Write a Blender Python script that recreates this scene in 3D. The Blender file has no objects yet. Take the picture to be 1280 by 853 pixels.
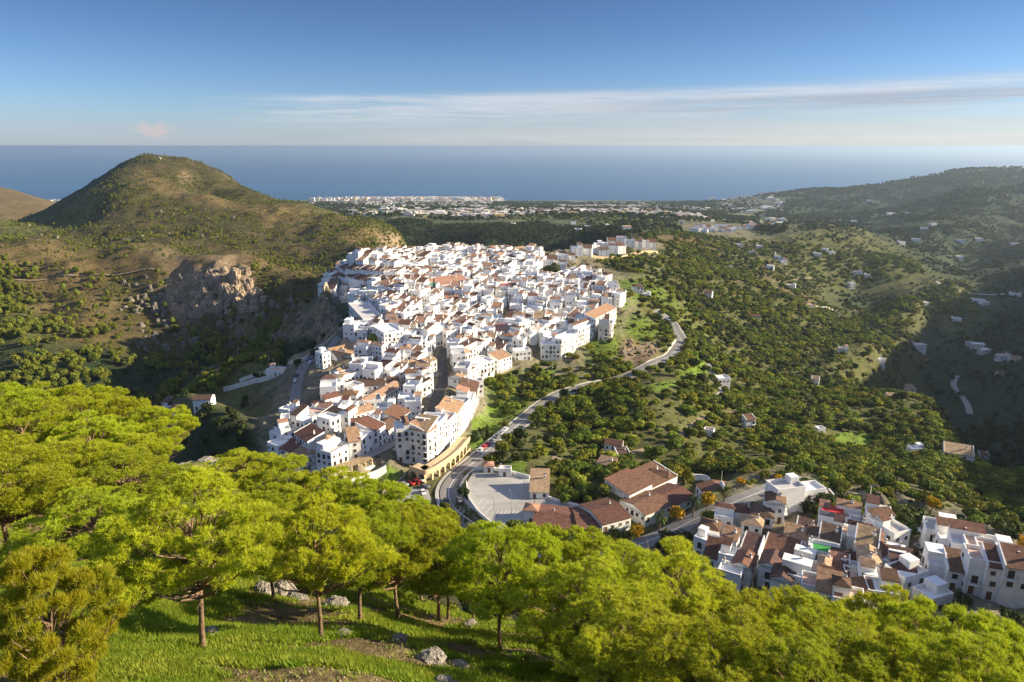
import bpy, math, random, bisect
import numpy as np
from mathutils import Vector, Matrix, Euler
R_ = math.radians
random.seed(7); rng = np.random.default_rng(7)
sc = bpy.context.scene
COL = sc.collection
ZC = 430.0                       # eye height above the sea, metres
PITCH = R_(15.95)
CP, SP = math.cos(PITCH), math.sin(PITCH)
FPX = 1280*24/36

# ------------------------------------------------------------------ view maths
def ray(u, v):
    a = (u-640)/FPX; b = (v-426.5)/FPX
    return a/(CP-b*SP), -(SP+b*CP)/(CP-b*SP)
def project(x, y, z):
    z = z-ZC
    f = y*CP - z*SP
    return 640+FPX*x/f, 426.5+FPX*(-(y*SP+z*CP))/f, f

# ------------------------------------------------------------------ mesh helpers
def mesh_np(name, verts, faces, mats, fmat=None, smooth=False, colors=None):
    """verts (n,3), faces (m,k) int array of k-gons"""
    me = bpy.data.meshes.new(name)
    verts = np.asarray(verts, np.float32); faces = np.asarray(faces, np.int32)
    m, k = faces.shape
    me.vertices.add(len(verts)); me.vertices.foreach_set('co', verts.ravel())
    me.loops.add(m*k); me.loops.foreach_set('vertex_index', faces.ravel())
    me.polygons.add(m); me.polygons.foreach_set('loop_start', np.arange(0, m*k, k, dtype=np.int32))
    try: me.polygons.foreach_set('loop_total', np.full(m, k, np.int32))
    except Exception: pass
    for mt in mats: me.materials.append(mt)
    if fmat is not None: me.polygons.foreach_set('material_index', np.asarray(fmat, np.int32))
    me.polygons.foreach_set('use_smooth', np.full(m, smooth, bool))
    if colors is not None:
        at = me.attributes.new('tint', 'FLOAT_COLOR', 'POINT')
        at.data.foreach_set('color', np.asarray(colors, np.float32).ravel())
    me.update(calc_edges=True)
    return me

class MB:
    def __init__(s): s.v=[]; s.f=[]; s.m=[]; s.mats=[]
    def mi(s, mat):
        if mat not in s.mats: s.mats.append(mat)
        return s.mats.index(mat)
    def add(s, vs, fs, mat):
        o=len(s.v); s.v+= [tuple(p) for p in vs]; k=s.mi(mat)
        for f in fs: s.f.append(tuple(i+o for i in f)); s.m.append(k)
    def box(s, x0,x1,y0,y1,z0,z1, mat, bottom=True):
        vs=[(x0,y0,z0),(x1,y0,z0),(x1,y1,z0),(x0,y1,z0),(x0,y0,z1),(x1,y0,z1),(x1,y1,z1),(x0,y1,z1)]
        fs=[(4,5,6,7),(0,1,5,4),(1,2,6,5),(2,3,7,6),(3,0,4,7)]
        if bottom: fs.append((3,2,1,0))
        s.add(vs,fs,mat)
    def prism(s, poly, z0, z1, mat, cap=True):
        n=len(poly)
        vs=[(p[0],p[1],z0) for p in poly]+[(p[0],p[1],z1) for p in poly]
        fs=[(i,(i+1)%n,n+(i+1)%n,n+i) for i in range(n)]
        if cap: fs.append(tuple(range(n,2*n)))
        s.add(vs,fs,mat)
    def tube(s, p0, p1, r0, r1, mat, n=6, cap=True):
        p0=Vector(p0); p1=Vector(p1); d=(p1-p0)
        if d.length<1e-6: return
        d.normalize(); a=Vector((0,0,1)) if abs(d.z)<.9 else Vector((1,0,0))
        x=d.cross(a).normalized(); y=d.cross(x)
        vs=[]
        for p,r in ((p0,r0),(p1,r1)):
            for i in range(n):
                t=2*math.pi*i/n; vs.append(p+x*(r*math.cos(t))+y*(r*math.sin(t)))
        fs=[(i,(i+1)%n,n+(i+1)%n,n+i) for i in range(n)]
        if cap: fs+= [tuple(range(n))[::-1], tuple(range(n,2*n))]
        s.add(vs,fs,mat)
    def mesh(s, name, smooth=False):
        me=bpy.data.meshes.new(name); me.from_pydata(s.v,[],s.f)
        for mt in s.mats: me.materials.append(mt)
        me.polygons.foreach_set('material_index', s.m)
        if smooth: me.polygons.foreach_set('use_smooth',[True]*len(s.f))
        me.update(); return me

def tag(o, label=None, cat=None, group=None, kind=None):
    if label: o['label']=label
    if cat: o['category']=cat
    if group: o['group']=group
    if kind: o['kind']=kind
    return o
def link(name, me, parent=None, loc=None, rz=None, scale=None):
    o=bpy.data.objects.new(name, me); COL.objects.link(o)
    if parent is not None: o.parent=parent
    if loc is not None: o.location=loc
    if rz is not None: o.rotation_euler=(0,0,rz)
    if scale is not None: o.scale=scale if hasattr(scale,'__len__') else (scale,)*3
    return o
def empty(name, loc, rz=0, scale=None):
    o=link(name,None,None,loc,rz,scale); o.empty_display_size=1; return o

# ------------------------------------------------------------------ materials
def mat(name, col, rough=.8, var=0.0, scale=1.0, col2=None, bump=0.0, bscale=8, trans=0.0, spec=.3, attr=False, detail=4, metallic=0, objvar=0.0, coord='Object'):
    m=bpy.data.materials.new(name); m.use_nodes=True
    nt=m.node_tree; N=nt.nodes; L=nt.links; b=N['Principled BSDF']
    b.inputs['Roughness'].default_value=rough; b.inputs['Specular IOR Level'].default_value=spec
    b.inputs['Metallic'].default_value=metallic
    c4=(*col,1); b.inputs['Base Color'].default_value=c4
    src=None
    if var>0 or col2 or bump>0:
        tc=N.new('ShaderNodeTexCoord'); nz=N.new('ShaderNodeTexNoise')
        nz.inputs['Scale'].default_value=scale; nz.inputs['Detail'].default_value=detail; nz.inputs['Roughness'].default_value=.62
        L.new(tc.outputs[coord],nz.inputs['Vector'])
    if var>0 or col2:
        mx=N.new('ShaderNodeMix'); mx.data_type='RGBA'
        ramp=N.new('ShaderNodeMapRange'); ramp.inputs[1].default_value=.32; ramp.inputs[2].default_value=.68
        L.new(nz.outputs[0],ramp.inputs[0]); L.new(ramp.outputs[0],mx.inputs[0])
        lo=tuple(c*(1-var) for c in col); hi=col2 if col2 else tuple(min(1,c*(1+var)) for c in col)
        mx.inputs[6].default_value=(*lo,1); mx.inputs[7].default_value=(*hi,1); src=mx.outputs[2]
    if objvar>0:
        oi=N.new('ShaderNodeObjectInfo'); hv=N.new('ShaderNodeHueSaturation')
        mr=N.new('ShaderNodeMapRange'); mr.inputs[3].default_value=1-objvar; mr.inputs[4].default_value=1+objvar
        L.new(oi.outputs['Random'],mr.inputs[0]); L.new(mr.outputs[0],hv.inputs['Value'])
        mr2=N.new('ShaderNodeMapRange'); mr2.inputs[3].default_value=.5-objvar*.07; mr2.inputs[4].default_value=.5+objvar*.07
        ml=N.new('ShaderNodeMath'); ml.operation='FRACT'; mm=N.new('ShaderNodeMath'); mm.operation='MULTIPLY'; mm.inputs[1].default_value=7.31
        L.new(oi.outputs['Random'],mm.inputs[0]); L.new(mm.outputs[0],ml.inputs[0]); L.new(ml.outputs[0],mr2.inputs[0]); L.new(mr2.outputs[0],hv.inputs['Hue'])
        if src is not None: L.new(src,hv.inputs['Color'])
        else: hv.inputs['Color'].default_value=c4
        src=hv.outputs[0]
    if attr:
        at=N.new('ShaderNodeAttribute'); at.attribute_name='tint'
        mu=N.new('ShaderNodeMix'); mu.data_type='RGBA'; mu.blend_type='MULTIPLY'; mu.inputs[0].default_value=1
        if src is not None: L.new(src,mu.inputs[6])
        else: mu.inputs[6].default_value=c4
        L.new(at.outputs['Color'],mu.inputs[7]); src=mu.outputs[2]
    if src is not None: L.new(src,b.inputs['Base Color'])
    if bump>0:
        n2=N.new('ShaderNodeTexNoise'); n2.inputs['Scale'].default_value=bscale; n2.inputs['Detail'].default_value=6
        L.new(tc.outputs[coord],n2.inputs['Vector'])
        bp=N.new('ShaderNodeBump'); bp.inputs['Strength'].default_value=min(1,bump); bp.inputs['Distance'].default_value=1.0/bscale
        L.new(n2.outputs[0],bp.inputs['Height']); L.new(bp.outputs[0],b.inputs['Normal'])
    if trans>0:
        out=N['Material Output']; tr=N.new('ShaderNodeBsdfTranslucent'); ms=N.new('ShaderNodeMixShader'); ms.inputs[0].default_value=trans
        if src is not None: L.new(src,tr.inputs[0])
        else: tr.inputs[0].default_value=c4
        L.new(b.outputs[0],ms.inputs[1]); L.new(tr.outputs[0],ms.inputs[2]); L.new(ms.outputs[0],out.inputs['Surface'])
    return m

# ------------------------------------------------------------------ noise
def _hash(ix, iy, seed):
    h=(ix.astype(np.int64)*374761393+iy.astype(np.int64)*668265263+seed*974634777)&0x7fffffff
    h=(h^(h>>13))*1274126177&0x7fffffff
    return ((h^(h>>16))&0xffff)/65535.0
def vnoise(x,y,seed=0):
    ix=np.floor(x); iy=np.floor(y); fx=x-ix; fy=y-iy
    fx=fx*fx*(3-2*fx); fy=fy*fy*(3-2*fy)
    a=_hash(ix,iy,seed); b=_hash(ix+1,iy,seed); c=_hash(ix,iy+1,seed); d=_hash(ix+1,iy+1,seed)
    return (a*(1-fx)+b*fx)*(1-fy)+(c*(1-fx)+d*fx)*fy
def fbm(x,y,seed=0,oct=4,ridge=False):
    s=0;a=.5;t=0
    for i in range(oct):
        n=vnoise(x,y,seed+i*17)
        if ridge: n=1-abs(2*n-1)
        s=s+a*n; t+=a; a*=.5; x=x*2.03+11.3; y=y*2.03+5.7
    return s/t-.5
# ------------------------------------------------------------------ terrain from surveyed points
HGR=(.085,.09,.028); DRY=(.135,.098,.042); SCRUB=(.070,.058,.024); GRS=(.105,.15,.02); SOIL=(.098,.10,.034); WOOD=(.03,.045,.018); ROCK=(.25,.185,.12); PLAIN=(.12,.13,.065); URB=(.20,.175,.12); DIRT=(.2,.14,.085); HAZ=(.038,.055,.028); NGR=(.11,.16,.012)  # HAZ: hills seen through haze, their shade put into a darker ground colour
TP=[]   # (s, lnY, t, colour)
def S(u,v,Y,c): s,t=ray(u,v); TP.append((s,math.log(Y),t,c))
def Hd(u,Y,z,c): TP.append(((u-640)/FPX/ (CP+.08), math.log(Y), z/Y, c))   # hidden point, z relative to the eye
# near slope
for Y in (3,6,9.5):
    for s in (-1.5,-.9,-.4,0,.4,.9,1.5):
        TP.append((s,math.log(Y),-(0.577+4.1/Y)-.2*(s*Y+9)/Y, NGR))
for a in [(217,806,16),(620,812,22),(400,806,19),(440,780,23),(484,775,26),(350,748,27),(60,800,14),(130,853,12),(400,853,13.3),(640,853,17),(0,853,11),(560,792,27),(650,785,30),(260,748,25),(130,740,22),(20,735,20)]:
    S(*a,NGR)
Hd(1000,18,-18.8,NGR); Hd(800,18,-17.2,NGR); Hd(1250,18,-20,NGR); Hd(820,30,-26,NGR); Hd(1050,30,-28,SOIL); Hd(1280,30,-30,SOIL); Hd(1600,30,-33,SOIL); Hd(1600,18,-24,SOIL)
for a in [(200,598,48),(240,594,46),(60,640,44),(150,650,38),(0,590,55),(-150,600,50),(-150,700,30)]: S(*a,DIRT)
for a in [(-600,30,-14),(-600,60,-24),(-350,45,-21)]: Hd(*a,DIRT)
Hd(330,42,-27,DIRT); Hd(450,45,-32,SOIL); Hd(600,45,-36,SOIL); Hd(800,45,-38,SOIL); Hd(1000,50,-44,SOIL); Hd(1280,50,-46,SOIL); Hd(1600,50,-50,SOIL)
for u,z80,z130 in [(-600,-45,-95),(-200,-55,-115),(50,-58,-120),(200,-62,-122),(330,-64,-118),(450,-66,-112),(600,-72,-112),(800,-74,-108),(1000,-76,-106),(1280,-72,-100),(1600,-72,-96)]:
    Hd(u,80,z80,WOOD); Hd(u,130,z130,WOOD)
# left gorge
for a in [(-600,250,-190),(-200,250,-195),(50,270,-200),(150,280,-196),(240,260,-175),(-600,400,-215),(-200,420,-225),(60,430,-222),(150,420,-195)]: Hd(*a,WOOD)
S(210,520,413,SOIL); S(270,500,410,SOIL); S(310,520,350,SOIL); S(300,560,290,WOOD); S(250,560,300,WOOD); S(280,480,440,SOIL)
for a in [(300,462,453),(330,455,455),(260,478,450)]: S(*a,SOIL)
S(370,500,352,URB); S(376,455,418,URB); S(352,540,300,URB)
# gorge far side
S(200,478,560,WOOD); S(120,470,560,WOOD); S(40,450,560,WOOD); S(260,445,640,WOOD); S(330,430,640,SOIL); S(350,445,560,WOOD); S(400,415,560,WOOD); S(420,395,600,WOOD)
S(200,412,690,SCRUB); S(270,408,690,SCRUB); S(340,392,680,SCRUB); S(100,400,660,DRY); S(20,410,610,SOIL)
S(270,352,745,ROCK); S(300,354,740,ROCK); S(250,350,750,ROCK); S(330,362,730,SCRUB); S(380,362,720,SCRUB); S(400,352,760,DRY); S(150,362,740,SCRUB); S(200,350,750,SCRUB); S(215,372,735,ROCK)
S(250,334,765,DRY); S(320,336,765,DRY); S(370,345,760,DRY); S(150,332,780,DRY); S(60,325,790,DRY); S(0,322,790,DRY); S(-150,320,780,DRY); S(60,370,720,DRY); S(0,375,700,SOIL); S(100,345,760,DRY)
# hill body
S(250,326,860,SCRUB); S(350,332,880,SCRUB); S(120,322,880,SCRUB); S(0,312,880,SCRUB); S(420,325,900,SCRUB)
S(300,300,1050,SCRUB); S(400,305,1000,DRY); S(200,298,1050,SCRUB); S(80,298,1000,SCRUB); S(480,322,880,DRY); S(520,318,900,HGR)
S(180,226,1450,DRY); S(160,240,1350,SCRUB); S(250,245,1380,DRY); S(330,268,1280,DRY); S(400,285,1180,DRY); S(230,265,1220,SCRUB); S(140,262,1250,SCRUB); S(300,278,1180,SCRUB); S(470,305,1030,DRY); S(540,312,960,HGR)
Hd(250,1520,-122,SCRUB); S(215,215,1580,SCRUB); S(200,196,1720,SCRUB); S(180,197,1730,SCRUB); S(235,203,1700,SCRUB); S(258,214,1690,SCRUB); S(285,226,1675,SCRUB); S(315,238,1660,SCRUB); S(390,262,1560,HGR); S(450,285,1380,HGR); S(500,298,1200,HGR); S(360,255,1620,SCRUB); S(300,240,1600,SCRUB)
S(150,208,1700,WOOD); S(110,233,1640,WOOD); S(60,262,1560,WOOD); S(10,284,1480,SOIL); S(-60,300,1400,SOIL); S(100,275,1300,SOIL); S(40,292,1150,SOIL)  # WOOD here: scrub on the peak's left face, shade put into its colour
for u,Y,z in [(200,2100,-150),(60,2100,-290),(-200,2000,-300),(-100,1400,-260),(350,2000,-230),(450,1800,-255),(-600,1200,-200),(-600,800,-150),(-350,900,-160),(520,1350,-250)]: Hd(u,Y,z,SOIL)
S(0,237,3000,DRY); S(30,245,2950,DRY); S(58,256,2800,DRY); Hd(-200,3000,-150,DRY); Hd(100,3000,-310,PLAIN); Hd(0,2400,-255,DRY)
# village ridge
for a in [(345,580,272),(400,598,250),(440,590,254),(480,575,262),(370,560,285),(400,530,305),(450,520,318),(500,540,300),(540,580,265),(560,560,280),(590,530,315),(420,490,345),(480,480,362),(540,470,375),(600,505,345),(430,450,400),(500,440,415),(560,440,420),(590,465,385),(460,410,455),(520,400,485),(600,420,462),(660,445,425),(700,440,440),(470,370,545),(540,370,555),(620,380,540),(700,400,495),(760,400,500),(410,362,590),(440,345,640),(480,335,680),(540,342,670),(620,345,665),(700,360,605),(770,378,540),(540,325,760),(600,321,765),(670,320,740),(640,333,700),(740,350,660),(720,345,680),(500,328,740),(450,338,690)]: S(*a,URB)
S(405,372,575,WOOD); S(440,385,540,WOOD); S(430,410,480,WOOD)
# plaza and road corridor
for a in [(600,640,225),(520,615,240),(560,610,243),(620,600,243),(650,625,232),(580,585,262),(640,542,306),(700,493,374),(770,470,415),(850,432,480),(820,390,560),(700,640,226),(800,640,220),(880,610,222),(760,620,228),(480,615,240),(680,612,238)]: S(*a,SOIL)
S(620,475,385,GRS); S(620,510,345,GRS); S(605,545,310,GRS); S(680,470,400,GRS); S(760,430,450,GRS); S(800,410,490,GRS); S(790,445,447,DIRT); S(810,360,600,GRS)
# near barrio
for a in [(900,690,180),(960,670,188),(1000,720,163),(1060,690,172),(1100,700,165),(1130,740,148),(940,640,205),(1010,615,215),(1060,640,200),(1150,690,172),(1200,720,150),(1220,680,165),(1270,750,140),(870,680,192),(1100,640,198)]: S(*a,URB)
# orchard hillside
for a in [(720,580,272),(800,550,310),(900,580,290),(1050,600,262),(1200,600,290),(1280,640,245),(1280,605,300),(800,500,350),(870,480,400),(900,500,400),(1000,550,345),(1100,560,370),(900,450,520),(1000,460,600),(1100,500,530),(1180,520,500),(1190,550,420),(1090,440,700),(900,400,700),(1000,400,800),(1100,400,900),(1150,385,1000),(860,350,800),(900,330,1050),(1000,320,1300),(1100,350,1250),(850,320,900),(780,330,760),(940,350,950),(1050,430,760)]: S(*a,SOIL)
S(760,305,900,URB); S(800,305,920,URB); S(700,318,820,URB); S(860,300,1200,DRY)
S(900,288,1650,URB); S(960,287,1700,PLAIN); S(1040,292,1600,SOIL); S(1090,335,1350,SOIL); S(1180,375,1150,SOIL); S(830,290,1500,PLAIN)
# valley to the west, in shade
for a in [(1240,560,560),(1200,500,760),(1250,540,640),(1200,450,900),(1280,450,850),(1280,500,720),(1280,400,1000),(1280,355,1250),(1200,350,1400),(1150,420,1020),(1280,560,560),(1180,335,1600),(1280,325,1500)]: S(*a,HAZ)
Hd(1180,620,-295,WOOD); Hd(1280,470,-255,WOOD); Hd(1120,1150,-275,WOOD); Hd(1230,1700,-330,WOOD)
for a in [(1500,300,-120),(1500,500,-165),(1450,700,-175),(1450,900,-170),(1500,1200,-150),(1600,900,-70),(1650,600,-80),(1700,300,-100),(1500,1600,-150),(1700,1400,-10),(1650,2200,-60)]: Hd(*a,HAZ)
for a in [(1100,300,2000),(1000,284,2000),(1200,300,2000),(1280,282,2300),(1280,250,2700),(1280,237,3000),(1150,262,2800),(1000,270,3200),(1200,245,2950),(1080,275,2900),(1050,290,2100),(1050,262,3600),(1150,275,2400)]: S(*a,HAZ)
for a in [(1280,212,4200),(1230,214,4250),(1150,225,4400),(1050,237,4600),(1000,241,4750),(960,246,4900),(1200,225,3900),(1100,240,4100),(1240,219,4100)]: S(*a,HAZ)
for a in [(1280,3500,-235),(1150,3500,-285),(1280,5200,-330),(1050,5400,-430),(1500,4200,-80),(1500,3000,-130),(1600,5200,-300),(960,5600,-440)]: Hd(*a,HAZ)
# forested gorge behind the village and coastal plain
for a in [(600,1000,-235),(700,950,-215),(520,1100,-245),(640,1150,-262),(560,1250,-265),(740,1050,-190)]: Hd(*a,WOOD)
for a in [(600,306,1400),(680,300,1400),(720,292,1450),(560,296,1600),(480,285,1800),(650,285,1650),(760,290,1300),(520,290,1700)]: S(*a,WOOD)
for a in [(450,272,2300),(560,274,2050),(650,272,2000),(740,273,1900),(800,280,1700),(860,270,2300),(900,262,3700),(780,262,3000),(650,261,3300),(520,261,3300),(430,261,3300),(900,275,2300)]: S(*a,PLAIN)
for u in (-300,0,150,300,420,520,640,760,860): S(u,252.5,5250,PLAIN)
for u in (430,520,600): S(u,256,4300,PLAIN)
for u in (720,860): S(u,257,4200,PLAIN)
for u in (-600,-300,0,150,300,420,520,640,760,860,960): Hd(u,5900,-436,PLAIN); Hd(u,9000,-440,PLAIN)
for u in (1100,1300,1700): Hd(u,6500,-440,PLAIN); Hd(u,9000,-440,PLAIN)

TP=[p for p in TP]
KS=2.2
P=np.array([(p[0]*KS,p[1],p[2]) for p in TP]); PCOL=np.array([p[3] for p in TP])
def _tps(r2): return .5*r2*np.log(np.maximum(r2,1e-12))
n=len(P); D2=((P[:,None,:2]-P[None,:,:2])**2).sum(-1)
A=np.zeros((n+3,n+3)); A[:n,:n]=_tps(D2)+np.eye(n)*2e-4; A[:n,n]=1; A[:n,n+1:]=P[:,:2]; A[n,:n]=1; A[n+1:,:n]=P[:,:2].T
bb=np.zeros(n+3); bb[:n]=P[:,2]; W=np.linalg.solve(A,bb)
NS,NY=680,960
S0,S1=-1.5,1.6; L0,L1=math.log(3.0),math.log(8500.0)
gs=np.linspace(S0,S1,NS); gl=np.linspace(L0,L1,NY)
GS,GL=np.meshgrid(gs,gl)            # (NY,NS)
T=np.zeros_like(GS); CO=np.zeros(GS.shape+(3,))
for j in range(0,NY,24):
    a=GS[j:j+24].ravel()*KS; b=GL[j:j+24].ravel()
    d2=(a[:,None]-P[None,:,0])**2+(b[:,None]-P[None,:,1])**2
    T[j:j+24]=(_tps(d2)@W[:n]+W[n]+a*W[n+1]+b*W[n+2]).reshape(-1,NS)
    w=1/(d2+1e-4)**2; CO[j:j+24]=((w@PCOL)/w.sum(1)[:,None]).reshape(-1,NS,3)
GY=np.exp(GL); GX=GS*GY
GZ=ZC+T*GY
# natural roughness, growing with distance, muted in town
def near(c,k=.06): return np.exp(-((CO-np.array(c))**2).sum(-1)/k**2)
urb=near(URB,.1)
far=np.clip((GY-15)/150,0,1)*(1-.85*urb)
amp=np.clip((GY-100)/900,0.0,1.0)
hillm=np.clip((GY-520)/150,0,1)*np.clip((2200-GY)/300,0,1)*np.clip((-.12-GS)/.1,0,1)
GZ+=far*(fbm(GX/90,GY/90,3,5)*14*amp+fbm(GX/22,GY/22,9,4)*4*amp)
GZ+=hillm*(fbm(GX/130,GY/170,21,4,True)*21+fbm(GX/34,GY/34,5,5,True)*8)
rk=near(ROCK,.09)
GZ+=rk*(fbm(GX/14,GY/60,31,4,True)*13+fbm(GX/5,GY/12,33,3,True)*4)
rv=np.clip((GS-.3)/.2,0,1)*np.clip((GY-900)/500,0,1)
GZ+=rv*(fbm(GX/260,GY/300,41,4,True)*55)*np.clip((6200-GY)/1500,0,1)
GZ+=np.clip((40-GY)/20,0,1)*(fbm(GX/1.7,GY/1.7,51,4)*.42+fbm(GX/5,GY/5,52,3)*.8)
GZ=np.where(GY>5650,np.minimum(GZ,-2.5),GZ); GZ=np.maximum(GZ,-3.5)

CO0=CO.copy()
def H(x,y):
    x=np.asarray(x,float); y=np.asarray(y,float)
    fs=np.clip((x/y-S0)/(S1-S0)*(NS-1),0,NS-1.001); fl=np.clip((np.log(np.maximum(y,3))-L0)/(L1-L0)*(NY-1),0,NY-1.001)
    i=fs.astype(int); j=fl.astype(int); a=fs-i; b=fl-j
    return (GZ[j,i]*(1-a)+GZ[j,i+1]*a)*(1-b)+(GZ[j+1,i]*(1-a)+GZ[j+1,i+1]*a)*b
YS=np.exp(np.linspace(math.log(4),math.log(8000),5000))
def P2(u,v,ymin=60):
    """ground point seen at pixel (u,v)"""
    s,t=ray(u,v); ys=YS[YS>ymin]
    d=ZC+t*ys-H(s*ys,ys); k=np.argmax(d<0)
    if d[k]>=0: k=len(ys)-1
    return (float(s*ys[k]),float(ys[k]),float(H(s*ys[k],ys[k])))
# ------------------------------------------------------------------ roads: flatten the land under them, then drape sheets
def polyline(pts, step=3.0):
    out=[]
    for (p,q) in zip(pts[:-1],pts[1:]):
        d=math.hypot(q[0]-p[0],q[1]-p[1]); n=max(1,int(d/step))
        for i in range(n): t=i/n; out.append((p[0]+(q[0]-p[0])*t,p[1]+(q[1]-p[1])*t))
    out.append(pts[-1]); return np.array(out)
def smooth(a,k):
    for _ in range(k):
        b=a.copy(); b[1:-1]=(a[:-2]+2*a[1:-1]+a[2:])/4; a=b
    return a
ROADS={}
def road(name, px, w, flat=True, sm=14, lo=60):
    c=np.array([P2(u,v,lo)[:2] for u,v in px]); c=polyline([tuple(p) for p in c],2.5 if lo<400 else 8); c=smooth(c,sm)
    z=smooth(H(c[:,0],c[:,1]),25)
    ROADS[name]=(c,z,w)
    if flat:
        m=(GY>c[:,1].min()-4*w)&(GY<c[:,1].max()+4*w)&(GX>c[:,0].min()-4*w)&(GX<c[:,0].max()+4*w)
        X=GX[m];Y=GY[m]; best=np.full(X.shape,1e9); zz=np.zeros(X.shape)
        for i in range(0,len(c)):
            d=(X-c[i,0])**2+(Y-c[i,1])**2; k=d<best; best[k]=d[k]; zz[k]=z[i]
        d=np.sqrt(best); f=np.clip((2.2*w-d)/(1.4*w),0,1); f=f*f*(3-2*f)
        GZ[m]=GZ[m]*(1-f)+(zz-.25)*f
main_px=[(606,668),(580,650),(562,632),(557,612),(572,594),(598,574),(622,553),(650,530),(675,508),(700,492),(745,480),(800,465),(840,446),(853,428),(840,405),(819,388)]
road('main',main_px,3.4)
road('left',[(366,545),(369,520),(369,495),(373,470),(386,452),(410,436),(432,412)],2.9)
road('lower',[(590,662),(640,690),(700,700),(760,692),(800,682),(850,660),(890,640),(930,622),(965,610),(1010,600)],3.3)
road('street',[(528,545),(540,520),(546,495),(557,472),(549,452),(556,436)],3.0)
road('lane',[(398,598),(396,575),(394,552),(392,532),(376,520)],2.6)
road('alley',[(455,572),(482,560),(508,548),(528,545)],2.6)
road('track',[(655,477),(700,468),(740,458),(780,445),(812,428)],1.6)
road('spur',[(893,500),(905,488),(890,468),(885,455)],1.8)
road('valley',[(1156,438),(1170,447),(1190,458)],3.2,lo=500)
road('bend',[(1196,470),(1185,483),(1200,493),(1214,503),(1212,518)],3.4,lo=420)
road('pass',[(1170,352),(1185,362),(1230,370),(1275,366)],4.5,lo=700)
road('orchard_low',[(690,572),(720,584),(752,578),(790,566),(830,556)],1.5)
road('orchard_mid',[(850,545),(880,520),(930,512),(970,500),(1010,505)],1.4)
road('orchard_high',[(945,385),(985,392),(1020,384),(1060,392),(1090,385)],1.6,lo=500)
road('terrace_walk',[(905,345),(940,360),(965,352),(1000,348),(1040,352)],1.6,lo=600)
road('hill',[(0,300),(60,303),(120,302),(180,303),(260,298),(330,292)],1.5,flat=False,lo=700)
road('saddle',[(10,352),(60,350),(110,346),(150,343),(200,338)],1.4,flat=False,lo=600)
PLAZA=[(592,590),(610,590),(632,593),(663,600),(668,620),(665,645),(655,662),(625,665),(598,642),(585,625),(583,605)]
def flatten(px, dz=0, pad=8, z=None, lo=60):
    pts=np.array([P2(u,v,lo)[:2] for u,v in px]); z0=float(np.median(H(pts[:,0],pts[:,1]))) if z is None else z
    pts=np.array([(ray(u,v)[0]*(z0-ZC)/ray(u,v)[1],(z0-ZC)/ray(u,v)[1]) for u,v in px])
    m=(GY>pts[:,1].min()-pad)&(GY<pts[:,1].max()+pad)&(GX>pts[:,0].min()-pad)&(GX<pts[:,0].max()+pad)
    X=GX[m];Y=GY[m]; ins=np.zeros(X.shape,bool); dist=np.full(X.shape,1e9)
    n=len(pts)
    for i in range(n):
        x1,y1=pts[i];x2,y2=pts[(i+1)%n]
        c=((y1>Y)!=(y2>Y))&(X<(x2-x1)*(Y-y1)/((y2-y1)+1e-9)+x1); ins^=c
        t=np.clip(((X-x1)*(x2-x1)+(Y-y1)*(y2-y1))/((x2-x1)**2+(y2-y1)**2+1e-9),0,1)
        dist=np.minimum(dist,np.hypot(X-x1-t*(x2-x1),Y-y1-t*(y2-y1)))
    f=np.where(ins,1,np.clip(1-dist/pad,0,1)); f=f*f*(3-2*f)
    GZ[m]=GZ[m]*(1-f)+(z0-.15+dz)*f
    return pts,z0
ZPL=P2(625,625)[2]
plaza_xy,_=flatten(PLAZA,z=ZPL)
CARP=[(478,618),(500,608),(535,612),(540,628),(520,640),(490,636)]
carp_xy,ZCP=flatten(CARP,pad=5)
CONTR=[(656,640),(700,640),(770,655),(800,640),(890,590),(905,610),(860,650),(770,680),(670,680)]
flatten(CONTR,pad=6,z=ZPL-1.0)
COURT=[(252,481),(255,469),(272,461),(300,453),(347,443),(354,449),(322,461),(277,477)]
court_xy,ZCO=flatten(COURT,pad=6)
COL_STEEP=None
gx_=(GZ[:,2:]-GZ[:,:-2])/(GX[:,2:]-GX[:,:-2]); slx=np.zeros_like(GZ); slx[:,1:-1]=gx_
sly=np.zeros_like(GZ); sly[1:-1]=(GZ[2:]-GZ[:-2])/(GY[2:]-GY[:-2])
steep=np.hypot(slx,sly)
f=(np.clip((steep-.75)/.4,0,1)*np.clip((GY-300)/200,0,1)*(GY<2500)*(GS<-.1)*(1-urb))[...,None]
CO=CO*(1-f*.85)+np.array(ROCK)*f*.85
# patches of land use: meadow, bare terraces, plots
def patch(px, c, k=.9, soft=6):
    global CO
    pts=np.array([P2(u,v)[:2] for u,v in px]); n=len(pts)
    ins=np.zeros(GX.shape,bool)
    for i in range(n):
        x1,y1=pts[i];x2,y2=pts[(i+1)%n]
        ins^=((y1>GY)!=(y2>GY))&(GX<(x2-x1)*(GY-y1)/((y2-y1)+1e-9)+x1)
    f=(ins*k*np.clip(.75+fbm(GX/6,GY/6,88,3)*1.6,0.2,1))[...,None]; CO=CO*(1-f)+np.array(c)*f
BRG=(.13,.21,.02)
patch([(1035,545),(1060,538),(1098,545),(1105,555),(1075,562),(1040,562)],BRG)
patch([(590,525),(612,505),(625,520),(620,550),(600,562),(585,560)],BRG)
patch([(445,600),(470,585),(505,590),(500,605),(470,615)],BRG)
patch([(860,470),(885,440),(900,455),(880,470)],BRG); patch([(845,470),(862,440),(870,425),(880,470),(860,490)],BRG)
patch([(800,485),(840,475),(850,480),(820,492)],BRG); patch([(640,572),(660,575),(655,600),(625,592)],BRG)
patch([(780,440),(820,425),(825,437),(800,455),(775,465)],ROCK,.8)
patch([(745,360),(790,350),(800,375),(780,390)],BRG,.6); patch([(940,330),(960,325),(985,345),(950,350)],DRY,.7)
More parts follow.
